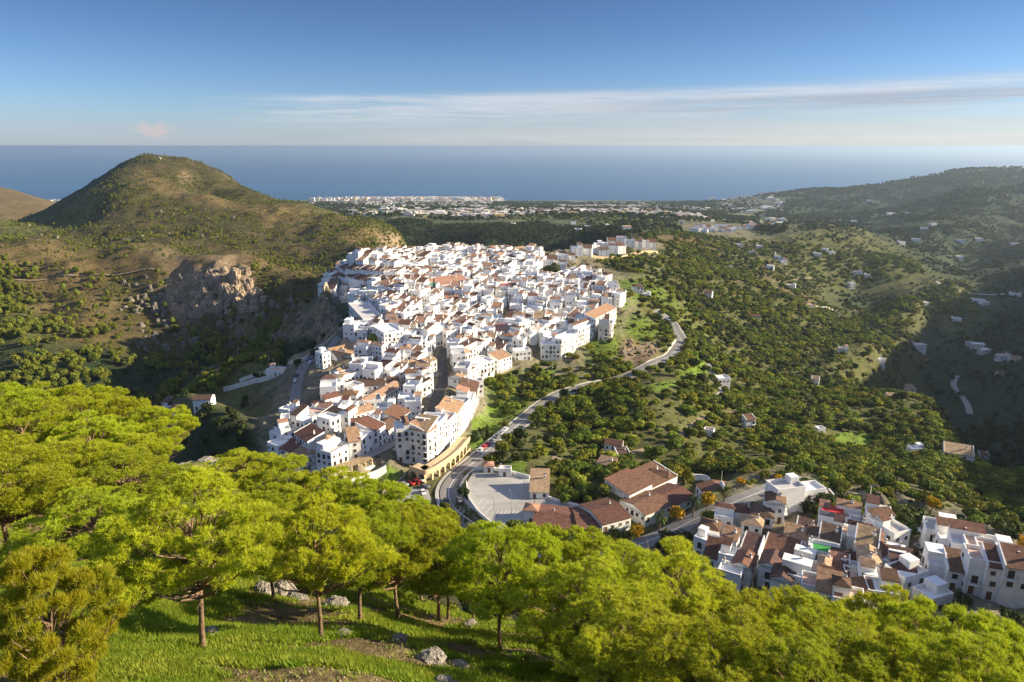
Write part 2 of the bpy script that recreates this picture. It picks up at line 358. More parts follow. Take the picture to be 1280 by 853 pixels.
patch([(965,360),(1010,365),(1020,378),(985,375)],DIRT,.9); patch([(1050,640),(1090,625),(1110,640),(1090,655)],DRY,.9)
patch([(740,385),(780,395),(760,425),(735,430)],GRS,.7)
ivar=fbm(GX/14,GY/14,61,4)[...,None]; CO=CO*(1+ivar*.5*np.clip((GY[...,None]-60)/200,0,1))
# field pattern on the plain
fx=GX*.94+GY*.34; fy=-GX*.34+GY*.94
cel=_hash(np.floor(fx/95),np.floor(fy/130),5)[...,None]; cel2=_hash(np.floor(fx/95),np.floor(fy/130),9)[...,None]
pm=(np.clip((GY-1900)/400,0,1)*(GY<5600)*np.clip((.42-GS)/.1,0,1)*np.clip((GS+.42)/.08,0,1))[...,None]*(cel>.55)
CO=CO*(1-pm*.75)+np.where(cel2>.5,np.array((.30,.27,.17)),np.array((.13,.19,.05)))*pm*.75
# bare earth patches on the near slope
nb=np.clip(fbm(GX/4.5+3,GY/1.3,71,4)*9+.1+np.clip((GX+9)/6,-.5,1)*.8-.15,0,1)*(GY<45); nb=nb[...,None]
CO=CO*(1-nb*.85)+np.array((.17,.115,.065))*nb*.85
CO=np.clip(CO,.005,.8)
verts=np.stack([GX,GY,GZ],-1).reshape(-1,3)
jj,ii=np.meshgrid(np.arange(NY-1),np.arange(NS-1),indexing='ij'); b0=(jj*NS+ii).ravel()
faces=np.stack([b0,b0+1,b0+NS+1,b0+NS],-1)

m=bpy.data.materials.new('land'); m.use_nodes=True; nt=m.node_tree;N=nt.nodes;L=nt.links;b=N['Principled BSDF']
b.inputs['Roughness'].default_value=.95; b.inputs['Specular IOR Level'].default_value=.1
at=N.new('ShaderNodeAttribute'); at.attribute_name='tint'; tc=N.new('ShaderNodeTexCoord')
prev=at.outputs['Color']
for scl,lo,hi in ((.045,.72,1.3),(.32,.5,1.5),(3.2,.7,1.3)):
    nz=N.new('ShaderNodeTexNoise'); nz.inputs['Scale'].default_value=scl; nz.inputs['Detail'].default_value=5; nz.inputs['Roughness'].default_value=.65
    L.new(tc.outputs['Object'],nz.inputs['Vector']); mr=N.new('ShaderNodeMapRange'); mr.inputs[1].default_value=.3; mr.inputs[2].default_value=.7; mr.inputs[3].default_value=lo; mr.inputs[4].default_value=hi
    L.new(nz.outputs[0],mr.inputs[0]); mu=N.new('ShaderNodeVectorMath'); mu.operation='SCALE'; L.new(prev,mu.inputs[0]); L.new(mr.outputs[0],mu.inputs['Scale']); prev=mu.outputs[0]
L.new(prev,b.inputs['Base Color'])
bp=N.new('ShaderNodeBump'); bp.inputs['Strength'].default_value=.8; bp.inputs['Distance'].default_value=.5
L.new(nz.outputs[0],bp.inputs['Height']); L.new(bp.outputs[0],b.inputs['Normal'])
LAND=m
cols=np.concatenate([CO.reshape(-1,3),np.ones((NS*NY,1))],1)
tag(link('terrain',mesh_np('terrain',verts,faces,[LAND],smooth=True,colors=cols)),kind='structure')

# ------------------------------------------------------------------ sea, sky, sun, haze, camera
m=bpy.data.materials.new('sea_water'); m.use_nodes=True; nt=m.node_tree;N=nt.nodes;L=nt.links;b=N['Principled BSDF']
b.inputs['Base Color'].default_value=(.008,.085,.20,1); b.inputs['Roughness'].default_value=.34; b.inputs['IOR'].default_value=1.33
tc=N.new('ShaderNodeTexCoord'); mp=N.new('ShaderNodeMapping'); mp.inputs['Scale'].default_value=(.00012,.0009,1); nz=N.new('ShaderNodeTexNoise'); nz.inputs['Scale'].default_value=1; nz.inputs['Detail'].default_value=6
L.new(tc.outputs['Object'],mp.inputs[0]); L.new(mp.outputs[0],nz.inputs['Vector']); mr=N.new('ShaderNodeMapRange'); mr.inputs[3].default_value=.26; mr.inputs[4].default_value=.42; L.new(nz.outputs[0],mr.inputs[0]); L.new(mr.outputs[0],b.inputs['Roughness'])
sx_=N.new('ShaderNodeMix'); sx_.data_type='RGBA'; mr2=N.new('ShaderNodeMapRange'); mr2.inputs[1].default_value=.35; mr2.inputs[2].default_value=.65; L.new(nz.outputs[0],mr2.inputs[0]); L.new(mr2.outputs[0],sx_.inputs[0]); sx_.inputs[6].default_value=(.004,.060,.155,1); sx_.inputs[7].default_value=(.016,.115,.24,1); L.new(sx_.outputs[2],b.inputs['Base Color'])
SEA=m
s=MB(); R=118000; nn=96
s.add([(0,0,0)]+[(R*math.cos(2*math.pi*i/nn),R*math.sin(2*math.pi*i/nn),0) for i in range(nn)],[(0,i+1,(i+1)%nn+1) for i in range(nn)],SEA)
tag(link('sea',s.mesh('sea')),kind='structure')

SUN_EL=R_(20.5); SUN_AZ=R_(84)        # clockwise from straight ahead: the low sun stands to the right
sd=Vector((math.sin(SUN_AZ)*math.cos(SUN_EL),math.cos(SUN_AZ)*math.cos(SUN_EL),math.sin(SUN_EL)))
sl=bpy.data.lights.new('sun','SUN'); sl.energy=5.0; sl.angle=R_(.53); sl.color=(1,.85,.60)
so=bpy.data.objects.new('sun',sl); COL.objects.link(so); so.rotation_euler=(-sd).to_track_quat('-Z','Y').to_euler(); so.location=(200,0,600)

w=bpy.data.worlds.new('World'); sc.world=w; w.use_nodes=True; nt=w.node_tree;N=nt.nodes;L=nt.links
bg=N['Background']; sk=N.new('ShaderNodeTexSky'); sk.sky_type='NISHITA'; sk.sun_disc=False; sk.sun_elevation=SUN_EL; sk.sun_rotation=SUN_AZ; sk.altitude=400; sk.air_density=1.0; sk.dust_density=.35; sk.ozone_density=4
bg.inputs[1].default_value=.10
tc=N.new('ShaderNodeTexCoord'); sep=N.new('ShaderNodeSeparateXYZ'); L.new(tc.outputs['Generated'],sep.inputs[0])
def M(op,a,b=None,c=None):
    n=N.new('ShaderNodeMath'); n.operation=op
    for i,x in enumerate((a,b,c)):
        if x is None: continue
        if isinstance(x,(int,float)): n.inputs[i].default_value=x
        else: L.new(x,n.inputs[i])
    return n.outputs[0]
def MR(x,a,b_,c=0,d=1,t='SMOOTHSTEP'):
    n=N.new('ShaderNodeMapRange'); n.interpolation_type=t
    L.new(x,n.inputs[0]); n.inputs[1].default_value=a;n.inputs[2].default_value=b_;n.inputs[3].default_value=c;n.inputs[4].default_value=d
    return n.outputs[0]
X,Y,Z=sep.outputs
az=M('ARCTAN2',X,Y); el=M('ARCTAN2',Z,M('SQRT',M('ADD',M('MULTIPLY',X,X),M('MULTIPLY',Y,Y))))
def noise(sx,sy,ox=0,detail=6,rough=.6,warp=None):
    cb=N.new('ShaderNodeCombineXYZ'); L.new(M('MULTIPLY',az,sx),cb.inputs[0]); L.new(M('MULTIPLY',el,sy),cb.inputs[1]); cb.inputs[2].default_value=ox
    nz=N.new('ShaderNodeTexNoise'); nz.inputs['Scale'].default_value=1; nz.inputs['Detail'].default_value=detail; nz.inputs['Roughness'].default_value=rough; nz.inputs['Distortion'].default_value=.4
    L.new(cb.outputs[0],nz.inputs['Vector']); return nz.outputs[0]
def band(lo,hi,softlo,softhi):  # elevation band in degrees
    return M('MULTIPLY',MR(el,R_(lo-softlo),R_(lo)),MR(el,R_(hi),R_(hi+softhi),1,0))
# long streak: rises slightly to the right
n1=noise(3.2,60,1.3,8,.66); n2=noise(14,260,4.7,8,.7); n3=noise(2.0,26,9.1)
tilt=M('SUBTRACT',el,M('MULTIPLY',az,.016))
def bandx(x,lo,hi,sl,sh): return M('MULTIPLY',MR(x,R_(lo-sl),R_(lo)),MR(x,R_(hi),R_(hi+sh),1,0))
streak=M('MULTIPLY',bandx(tilt,2.7,3.6,1.4,.7),MR(az,R_(-26),R_(-12)))
streak=M('MULTIPLY',streak,MR(M('ADD',M('MULTIPLY',n1,.65),M('MULTIPLY',n2,.35)),.36,.62))
wide=M('MULTIPLY',bandx(tilt,1.2,3.2,1.2,1.6),MR(az,R_(-22),R_(20),0.12,1)); wide=M('MULTIPLY',wide,MR(n3,.30,.7))
low=M('MULTIPLY',MR(el,R_(.1),R_(3.4),1,0),MR(noise(2.5,60,7.7),.2,.75,.35,1))
# one small cumulus above the sea
cz=M('DIVIDE',M('SUBTRACT',az,R_(-26.6)),R_(1.3)); ce=M('DIVIDE',M('SUBTRACT',el,R_(1.05)),R_(.55))
cr=M('SQRT',M('ADD',M('MULTIPLY',cz,cz),M('MULTIPLY',ce,ce)))
cum=MR(M('ADD',cr,M('MULTIPLY',M('SUBTRACT',noise(75,120,3.3,8,.7),.5),3.2)),.35,1.25,1,0)
def mixc(a,fac,c,k=1.0):
    mx=N.new('ShaderNodeMix'); mx.data_type='RGBA'; L.new(M('MULTIPLY',fac,k),mx.inputs[0]); L.new(a,mx.inputs[6])
    if isinstance(c,tuple): mx.inputs[7].default_value=(*c,1)
    else: L.new(c,mx.inputs[7])
    return mx.outputs[2]
c=sk.outputs[0]
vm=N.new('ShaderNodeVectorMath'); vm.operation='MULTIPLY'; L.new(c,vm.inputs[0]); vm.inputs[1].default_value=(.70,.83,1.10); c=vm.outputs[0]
hs=N.new('ShaderNodeVectorMath'); hs.operation='SCALE'; L.new(c,hs.inputs[0]); c=mixc(c,MR(el,R_(12),R_(34)),(1.45,1.5,1.6),.55); L.new(c,hs.inputs[0]); sc1=M('MULTIPLY',MR(el,R_(1),R_(11),.60,.40),MR(el,R_(11),R_(32),1.0,2.85)); L.new(sc1,hs.inputs['Scale']); c=hs.outputs[0]  # upper sky, out of view, brightened as added fill light; low band dimmed
lc=mixc(mixc(c,MR(az,R_(-90),R_(-89)),(2.0,2.25,2.75)),MR(az,R_(-40),R_(38)),(3.7,3.6,3.45)); c=mixc(c,low,lc,.85)
c=mixc(c,wide,(2.3,2.45,2.8),.5)
c=mixc(c,streak,(3.3,3.35,3.5),.68)
# grey underside of the long cloud, to the right
under=M('MULTIPLY',bandx(tilt,2.5,2.95,.5,.5),MR(az,R_(-4),R_(22))); under=M('MULTIPLY',under,MR(n1,.35,.6))
c=mixc(c,under,(1.35,1.55,1.95),.55)
c=mixc(c,cum,(2.9,2.5,2.5),.7)
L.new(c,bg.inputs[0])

hz=bpy.data.materials.new('haze_air'); hz.use_nodes=True; nt=hz.node_tree; nt.nodes.remove(nt.nodes['Principled BSDF'])
pv=nt.nodes.new('ShaderNodeVolumePrincipled'); pv.inputs['Color'].default_value=(.45,.565,.70,1); pv.inputs['Density'].default_value=5.3e-5; pv.inputs['Anisotropy'].default_value=.42
nt.links.new(pv.outputs[0],nt.nodes['Material Output'].inputs['Volume'])
s=MB(); s.box(-125000,125000,-125000,125000,-6,437,hz); tag(link('haze',s.mesh('haze')),kind='stuff')

cam=bpy.data.cameras.new('camera'); cam.lens=24; cam.sensor_width=36; cam.clip_start=.5; cam.clip_end=400000
co=bpy.data.objects.new('camera',cam); COL.objects.link(co); co.location=(0,0,ZC); co.rotation_euler=(math.pi/2-PITCH,0,0); sc.camera=co
sc.view_settings.view_transform='Standard'; sc.view_settings.look='None'; sc.view_settings.gamma=1; sc.view_settings.exposure=1.22
sc.cycles.use_denoising=True; sc.cycles.max_bounces=5; sc.cycles.diffuse_bounces=3; sc.cycles.volume_bounces=1; sc.cycles.transmission_bounces=3; sc.cycles.glossy_bounces=2
sc.cycles.caustics_reflective=False; sc.cycles.caustics_refractive=False; sc.cycles.sample_clamp_indirect=6
# ------------------------------------------------------------------ foreground pines
M_NEEDLE=mat('pine_needles',(.41,.455,.024),rough=.55,var=.25,scale=1.1,trans=.42,spec=.25,objvar=.16)
M_NEEDLE_Y=mat('pine_needles_yellowing',(.38,.42,.024),rough=.55,var=.2,scale=1.3,trans=.45,spec=.25,col2=(.42,.36,.02))
M_BARK=mat('pine_bark',(.19,.125,.08),rough=.95,var=.5,scale=9,bump=.9,bscale=14)
def tufts(centres, dirs, size, nn, seed, wid=.010):
    """needle bursts: nn thin blades fanning out round each direction"""
    r=np.random.default_rng(seed); n=len(centres)
    d=np.repeat(dirs,nn,0); c=np.repeat(centres,nn,0); sz=np.repeat(size,nn)
    nd=d*.8+r.normal(size=(n*nn,3))*.75; nd/=np.linalg.norm(nd,axis=1)[:,None]
    side=np.cross(nd,r.normal(size=(n*nn,3))); side/=np.linalg.norm(side,axis=1)[:,None]
    L_=(sz*r.uniform(.7,1.15,n*nn))[:,None]; w_=wid*r.uniform(.8,1.3,n*nn)[:,None]
    base=c+d*(r.uniform(-.22,.12,n*nn)[:,None]*L_)
    v=np.stack([base-side*w_*.6,base+side*w_*.6,base+nd*L_*.6+side*w_,base+nd*L_,base+nd*L_*.6-side*w_],1).reshape(-1,3)
    k=np.arange(n*nn)*5
    return v,np.concatenate([np.stack([k,k+1,k+2,k+4],1),np.stack([k+4,k+2,k+3,k+3],1)])
def make_pine(seed, H_=6.0, R=2.6, npads=70, tpp=60, nn=11, tl=.17, lean=(0,0), base=.48, wid=.010, flat=.5, m=None):
    r=np.random.default_rng(seed)
    # trunk
    tb=MB(); pts=[]; nseg=9; ph=r.uniform(0,6.28)
    for i in range(nseg+1):
        t=i/nseg; pts.append(Vector((lean[0]*t*H_+.14*math.sin(ph+t*4.2)*t*2, lean[1]*t*H_+.14*math.cos(ph*1.7+t*3.7)*t*2, t*H_*.9-.45*(i==0))))
    r0=.0165*H_
    def tr(t): return r0*(1-.82*t)+.012
    for i in range(nseg): tb.tube(pts[i],pts[i+1],tr(i/nseg)*(1.25 if i==0 else 1),tr((i+1)/nseg),M_BARK,n=8,cap=False)
    def at(t):
        x=t*nseg; i=min(int(x),nseg-1); return pts[i].lerp(pts[i+1],x-i)
    cz=H_*(base+1)/2; ch=H_*(1-base)/2
    pads=[]
    tries=0
    while len(pads)<npads and tries<9000:
        tries+=1
        a=r.uniform(0,2*math.pi); u=r.uniform(-.85,1); rad=math.sqrt(max(0,1-u*u))
        sh=r.uniform(.45,1.0)**.5
        low=1.0 if u>-.2 else .82
        lump=1+.22*math.sin(3*a+seed)+.12*math.sin(5*a+seed*2.1+u*3)
        p=np.array([lean[0]*cz+R*rad*math.cos(a)*sh*low*lump,lean[1]*cz+R*rad*math.sin(a)*sh*low*lump,cz+ch*u*sh])
        pr=r.uniform(.28,.52)*R/2.6*1.05*(1.12 if npads<100 else .95)
        if all(np.linalg.norm((p-q[0])*(1,1,1.5))>(pr+q[1])*.86 for q in pads): pads.append((p,pr))
    ctr=np.array([lean[0]*cz,lean[1]*cz,cz-ch*.5])
    C=[];D=[]
    for p,pr in pads:
        out=(p-ctr); out/=np.linalg.norm(out)+1e-6
        k=int(tpp*(pr/(.4*R/2.6*1.05))**2)
        dd=r.normal(size=(k,3)); dd/=np.linalg.norm(dd,axis=1)[:,None]; dd[:,2]=np.abs(dd[:,2])*.9+dd[:,2]*.1-.15
        dd=dd+out*.45; dd/=np.linalg.norm(dd,axis=1)[:,None]
        cc=p+dd*np.array([1,1,flat])*pr*r.uniform(.6,1.15,k)[:,None]
        C.append(cc); up=dd+np.array([0,0,.35]); D.append(up/np.linalg.norm(up,axis=1)[:,None])
        # limb
        P_=Vector(p); tt=min(.97,max(base*.8,(p[2]/H_)-.10-.18*np.hypot(p[0]-ctr[0],p[1]-ctr[1])/R)); q=at(tt)
        mid=q.lerp(P_,.5)+Vector((0,0,-.10*(P_-q).length))+Vector(r.normal(size=3)*.06)
        rr=.028*R/2.6+.012*(P_-q).length/2.6
        tb.tube(q,mid,rr*1.2,rr*.8,M_BARK,n=5,cap=False); tb.tube(mid,P_-Vector(out)*pr*.15,rr*.8,.008,M_BARK,n=5,cap=False)
        for _ in range(4):
            e=P_+Vector(r.normal(size=3)*pr*.55)+Vector(out)*pr*.4; tb.tube(mid.lerp(P_,.7),e,.010,.004,M_BARK,n=3,cap=False)
    # a few bare dead twigs low in the crown
    for _ in range(10):
        t=r.uniform(base*.75,base+.25); a=r.uniform(0,6.28); q=at(t); l=r.uniform(.4,1.3); e=q+Vector((math.cos(a)*l,math.sin(a)*l,r.uniform(-.1,.4)*l)); tb.tube(q,e,.016,.005,M_BARK,n=4,cap=False)
        tb.tube(q.lerp(e,.6),e+Vector(r.normal(size=3)*.25),.008,.003,M_BARK,n=3,cap=False)
    C=np.concatenate(C);D=np.concatenate(D)
    v,f=tufts(C,D,tl*r.uniform(.75,1.25,len(C)),nn,seed+1,wid)
    return tb.mesh('pine_trunk',True), mesh_np('pine_crown',v,f,[m or M_NEEDLE])
# quads with a repeated corner are tidied into triangles
def tri_mesh(me): return me
PINES=[make_pine(11,6,2.5,66,46,26,.175,wid=.0068),make_pine(23,6,2.6,66,46,26,.175,wid=.0068,lean=(-.09,.02)),make_pine(35,6,2.5,62,46,26,.175,wid=.0068,lean=(.05,-.03),base=.5),make_pine(47,6,2.7,68,46,26,.18,wid=.0068,base=.42)]
NEARP=[make_pine(61,6,2.7,105,52,28,.155,wid=.0056,base=.25),make_pine(62,6,2.8,105,52,28,.155,wid=.0056,base=.2,lean=(.03,.02))]
YELP=make_pine(71,4.5,1.9,70,50,30,.2,wid=.006,base=.1,m=M_NEEDLE_Y)
def place_pine(u,vtop,Y,wpx,proto,label,rot=None,dz=0,group='young pines on the near slope',hmin=3.2,hmax=11):
    s,_=ray(u,426); s,t=ray(u,vtop); x=s*Y; zt=ZC+t*Y; g=float(H(x,Y)); h=zt-g
    hh=min(max(h,hmin),hmax); R=wpx*math.hypot(Y,t*Y)/FPX/2
    print('pine',u,vtop,Y,'h=%.1f used %.1f R=%.1f'%(h,hh,R))
    o=empty('pine_tree',(x,Y,g+dz),rot if rot is not None else random.uniform(0,6.28),(R/2.9,R/2.9,hh/6.5))
    for k,nm in ((0,'trunk'),(1,'crown')): link(nm,proto[k],o)
    tag(o,label,'tree',group); return o
FG=[
 (195,503,47,92,0,'pine with a bare curved trunk standing alone on the crest beside the grey rock outcrop'),
 (148,492,50,100,1,'pine on the crest just behind the lone pine with the bare curved trunk'),
 (98,478,53,120,2,'tall pine on the crest, second in from the edge of the photo'),
 (38,466,58,140,3,'topmost pine on the crest at the very edge of the photo'),
 (-25,478,52,150,0,'pine cut off by the photo edge beside the topmost crest pine'),
 (20,505,43,150,1,'pine in the second rank below the topmost crest pine'),
 (100,520,42,140,3,'broad pine in the middle of the second rank under the crest'),
 (160,545,40,110,2,'pine filling the gap below the crest pines and above the big round one'),
 (60,560,33,170,0,'large pine in the third rank with grey dead twigs in its crown'),
 (140,575,31,150,1,'pine with long pale branches showing, just above the big round pine'),
 (-20,560,28,190,2,'dense pine at the photo edge above the yellowing near pine'),
 (100,620,23,150,3,'shaded pine squeezed between the yellowing pine and the big round one'),
 (222,600,15.5,212,1,'big round pine with a single straight trunk rising from the sunny grass'),
 (305,585,45,110,2,'pine behind the big round one, nearest to the grey rock outcrop'),
 (350,578,44,110,0,'pine whose top reaches the foot of the white barrio by the left lane'),
 (395,588,42,105,3,'pine whose top just hides the foot of the corner house with the turret'),
 (440,600,40,110,1,'pine whose top stands below the pergola terrace'),
 (482,612,38,110,0,'pine whose top stands just under the lawn below the pergola'),
 (522,628,36,110,2,'pine whose top touches the car park'),
 (556,650,31,100,3,'pine at the end of the back rank just below the road bend'),
 (330,615,30,130,1,'shaded pine deep behind the twin trunks'),
 (385,628,18.4,160,2,'pine with a thin leaning trunk in front of the pale boulders'),
 (330,640,26,120,0,'pine between the big round one and the leaning trunk'),
 (440,632,22.6,145,0,'pine with a straight dark trunk next to the leaning one'),
 (492,632,25.5,145,1,'pine with a thick slanting trunk at the edge of the grass'),
 (545,660,30,120,3,'low dense pine beside the thick slanting trunk'),
 (590,690,32,100,0,'small shaded pine behind the lone pine with dark trunk'),
 (624,655,21.6,150,2,'pine with a single dark trunk on the bare stony earth'),
 (690,655,28,120,1,'pine directly below the long curved brown roof'),
 (745,668,26,130,3,'pine top below the palm by the curved brown roof'),
]
for a in FG: place_pine(*a[:4],PINES[a[4]],a[5])
NR=[
 (757,700,19,210,0,'dense pine next to the lone dark trunk, filling the slope below the brown roofs'),
 (845,698,20,230,1,'broad pine below the dark tree that shades the lower road'),
 (945,738,18.5,210,0,'pine top just below the white gables at the near edge of the barrio'),
 (1040,768,17.5,200,1,'pine top below the green terrace of the near barrio'),
 (1125,748,21,170,0,'pine that hides the foot of the lane with parked cars'),
 (1205,758,18,190,1,'pine below the long terraced white block'),
 (1275,775,17,170,0,'pine cut off by the photo edge below the terraced white block'),
 (815,765,14.5,215,0,'pine in the front rank below the broad one'),
 (905,790,13.5,230,1,'pine in the front rank with fine pale twigs'),
 (1020,806,13,230,0,'pine in the front rank under the barrio'),
 (1130,800,13.5,220,1,'pine in the front rank with a forked bare branch'),
 (1235,806,13,220,0,'last pine of the front rank, in the bottom corner'),
]
for a in NR: place_pine(*a[:4],NEARP[a[4]],a[5],hmin=3)
place_pine(18,592,10.5,200,YELP,'near pine with yellowing needles leaning in from the photo edge',hmin=2.4)
# ------------------------------------------------------------------ grass, rocks on the near slope
M_GRASS=mat('grass_blades',(.20,.33,.018),rough=.6,var=.2,scale=.55,col2=(.33,.36,.04),trans=.4,spec=.2)
M_ROCK=mat('limestone',(.30,.27,.23),rough=.95,var=.35,scale=3,bump=1,bscale=5)
r=np.random.default_rng(99); n=620000
Yg=np.exp(r.uniform(math.log(9.5),math.log(46),n)); sg=r.uniform(-.85,.45,n); Xg=sg*Yg
den=fbm(Xg/4.5+3,Yg/1.3,71,4)*9+.1+np.clip((Xg+9)/6,-.5,1)*.8-.15
den2=fbm(Xg/.9,Yg/.9,75,3)*2.6+.75
keep=(r.uniform(0,1,n)>np.clip(den,0,1)*.992)&(r.uniform(0,1,n)<den2)&(r.uniform(0,1,n)<np.clip((48-Yg)/22,0.15,1)); Xg=Xg[keep];Yg=Yg[keep];n=len(Xg)
Zg=H(Xg,Yg); hg=r.uniform(.07,.2,n)*(.6+1.1*np.clip(fbm(Xg/1.3,Yg/1.3,77,3)+.5,0,1)); ang=r.uniform(0,6.28,n)
nb_=3; v=[];
c=np.stack([Xg,Yg,Zg-.02],-1)
for k in range(nb_):
    a=ang+k*2.1; dx=np.cos(a);dy=np.sin(a); w_=.012+.0006*Yg
    off=c+np.stack([dx*.04,dy*.04,0*dx],-1); side=np.stack([-dy*w_,dx*w_,0*dx],-1); tip=off+np.stack([dx*hg*.55,dy*hg*.55,hg],-1)
    v.append(np.stack([off-side,off+side,tip],1))
v=np.concatenate(v).reshape(-1,3); f=np.arange(len(v)).reshape(-1,3)
tag(link('grass',mesh_np('grass',v,f,[M_GRASS])),'lush green grass covering the near slope','grass',kind='stuff')
def rock_mesh(seed,flat=.7):
    import bmesh
    bm=bmesh.new(); bmesh.ops.create_icosphere(bm,subdivisions=4,radius=1)
    rr=np.random.default_rng(seed); o=rr.uniform(0,50,3)
    co_=np.array([v.co[:] for v in bm.verts])
    d=1+.55*fbm(co_[:,0]*1.3+o[0],co_[:,1]*1.3+co_[:,2]*1.1+o[1],seed,4)+.35*fbm(co_[:,2]*2.6+o[2],co_[:,0]*2.3-co_[:,1]*1.7,seed+5,4,True)
    q=co_*d[:,None]; q=q*.6+.4*np.round(q*2.2)/2.2
    for v_,p in zip(bm.verts,q): v_.co=(p[0],p[1],p[2]*flat)
    me=bpy.data.meshes.new('rock'); bm.to_mesh(me); bm.free(); me.materials.append(M_ROCK); me.polygons.foreach_set('use_smooth',[False]*len(me.polygons)); return me
RK=[rock_mesh(s_,f_) for s_,f_ in ((1,.6),(2,.75),(3,.5),(4,.8))]
for (u,v_,Y,sz,k,lab) in [(228,588,47,1.5,0,'jagged grey outcrop on the crest beside the lone pine'),(256,580,47.5,1.3,1,'pointed pale rock at the end of the crest outcrop'),
   (350,747,27.5,.75,2,'broad pale boulder behind the leaning trunk'),(330,751,27,.45,3,'smaller pale boulder leaning on the broad one'),(372,750,27,.4,1,'low pale rock on the far side of the broad boulder'),
   (428,803,19,.30,0,'grey stone in the grass right beside the leaning trunk'),(552,846,14.6,.28,2,'white stone at the bottom edge by the bare earth'),(566,848,14.5,.18,3,'small white stone touching the bigger one at the bottom edge'),
   (587,782,29,.35,1,'pale slab at the far edge of the bare earth'),(262,785,17.5,.25,2,'flat stone in the grass by the single straight trunk'),(500,812,19,.25,3,'stone half buried in the bare earth'),(540,826,17,.38,0,'long grey ledge on the bare earth in front of the lone dark trunk'),(575,829,17,.28,2,'flat stone at the end of the grey ledge'),
   (420,755,26,.5,0,'grey rock at the foot of the straight dark trunk'),(45,783,14.5,.35,1,'weathered stone in the shade of the yellowing pine'),(68,792,14,.28,3,'small stone next to the weathered one in the shade')]:
    s_,t_=ray(u,v_); x=s_*Y; o=link('rock',RK[k],None,(x,Y,float(H(x,Y))+sz*.12),random.uniform(0,6.28),sz); tag(o,lab,'rock','rocks on the near slope')
# loose pebbles on the bare earth
mb=None
r=np.random.default_rng(5); P_=[];F_=[]
ico=np.array([(0,0,1),(.9,0,0),(0,.9,0),(-.9,0,0),(0,-.9,0),(0,0,-1)]); icf=np.array([(0,1,2),(0,2,3),(0,3,4),(0,4,1),(5,2,1),(5,3,2),(5,4,3),(5,1,4)])
n=2600; Yg=np.exp(r.uniform(math.log(11),math.log(36),n)); Xg=r.uniform(-.75,.2,n)*Yg
den=fbm(Xg/4.5+3,Yg/1.3,71,4)*9+.1+np.clip((Xg+9)/6,-.5,1)*.8-.15; k=den>.35; Xg=Xg[k];Yg=Yg[k]; n=len(Xg)
sz=r.uniform(.015,.06,n)**1.0; v=(ico[None]*sz[:,None,None]*r.uniform(.6,1.3,(n,6,1)))+np.stack([Xg,Yg,H(Xg,Yg)+sz*.2],-1)[:,None,:]
f=(icf[None]+(np.arange(n)*6)[:,None,None]).reshape(-1,3)
tag(link('gravel',mesh_np('gravel',v.reshape(-1,3),f,[mat('earthy_stone',(.22,.17,.12),rough=.95,var=.4,scale=6)])),'loose stones scattered on the bare earth','gravel',kind='stuff')
# crags of the ochre cliff and the gorge walls
M_CRAG=mat('crag_rock',(.36,.26,.17),rough=.95,var=.45,scale=.35,bump=1,bscale=1.2,col2=(.46,.36,.26)); M_CRAG2=mat('grey_crag_rock',(.20,.175,.14),rough=.95,var=.4,scale=.25,bump=1,bscale=1)
def crags(name,spots,mt,seed):
    r=np.random.default_rng(seed); V=[];F=[];o=0
    me0=[rock_mesh(40+i,1.0) for i in range(4)]
    arr=[(np.array([v.co[:] for v in m.vertices]),np.array([p.vertices[:] for p in m.polygons])) for m in me0]
    for x,y,z,s_ in spots:
        v,f=arr[int(r.integers(4))]; a=r.uniform(0,6.28); c_,q_=math.cos(a),math.sin(a)
        w=v.copy(); w=w*np.array([r.uniform(.5,.9),r.uniform(.6,.9),r.uniform(1.0,1.9)])*s_; w=np.column_stack([w[:,0]*c_-w[:,1]*q_,w[:,0]*q_+w[:,1]*c_,w[:,2]])+np.array([x,y,z-.35*s_])
        V.append(w);F.append(f+o);o+=len(w)
    for m_ in me0: bpy.data.meshes.remove(m_)
    tag(link(name,mesh_np(name,np.concatenate(V),np.concatenate(F),[mt])),kind='structure')
r=np.random.default_rng(12); sp=[]
for i in range(90):
    u=r.triangular(228,290,335); v=r.uniform(342,392) if u>255 else r.uniform(350,398)
    x,y,z=P2(u,v); sp.append((x,y,z,r.uniform(2.5,8.5)))
crags('cliff',sp,M_CRAG,1)
sp=[]
for i in range(120):
    u=r.uniform(170,430); v=r.uniform(385,440); 
    if u>330: v=r.uniform(375,430)
    x,y,z=P2(u,v); sp.append((x,y,z,r.uniform(1.5,5)))
for i in range(40): x,y,z=P2(r.uniform(150,260),r.uniform(345,395)); sp.append((x,y,z,r.uniform(1.5,4.5)))
for i in range(30): x,y,z=P2(r.uniform(20,330),r.uniform(262,300)); sp.append((x,y,z,r.uniform(1.5,4)))
crags('crags',sp,M_CRAG2,2)
sp=[]
for i in range(34): x,y,z=P2(r.uniform(775,825),r.uniform(426,446)); sp.append((x,y,z,r.uniform(.8,2.2)))
crags('crags',sp,M_CRAG,3)
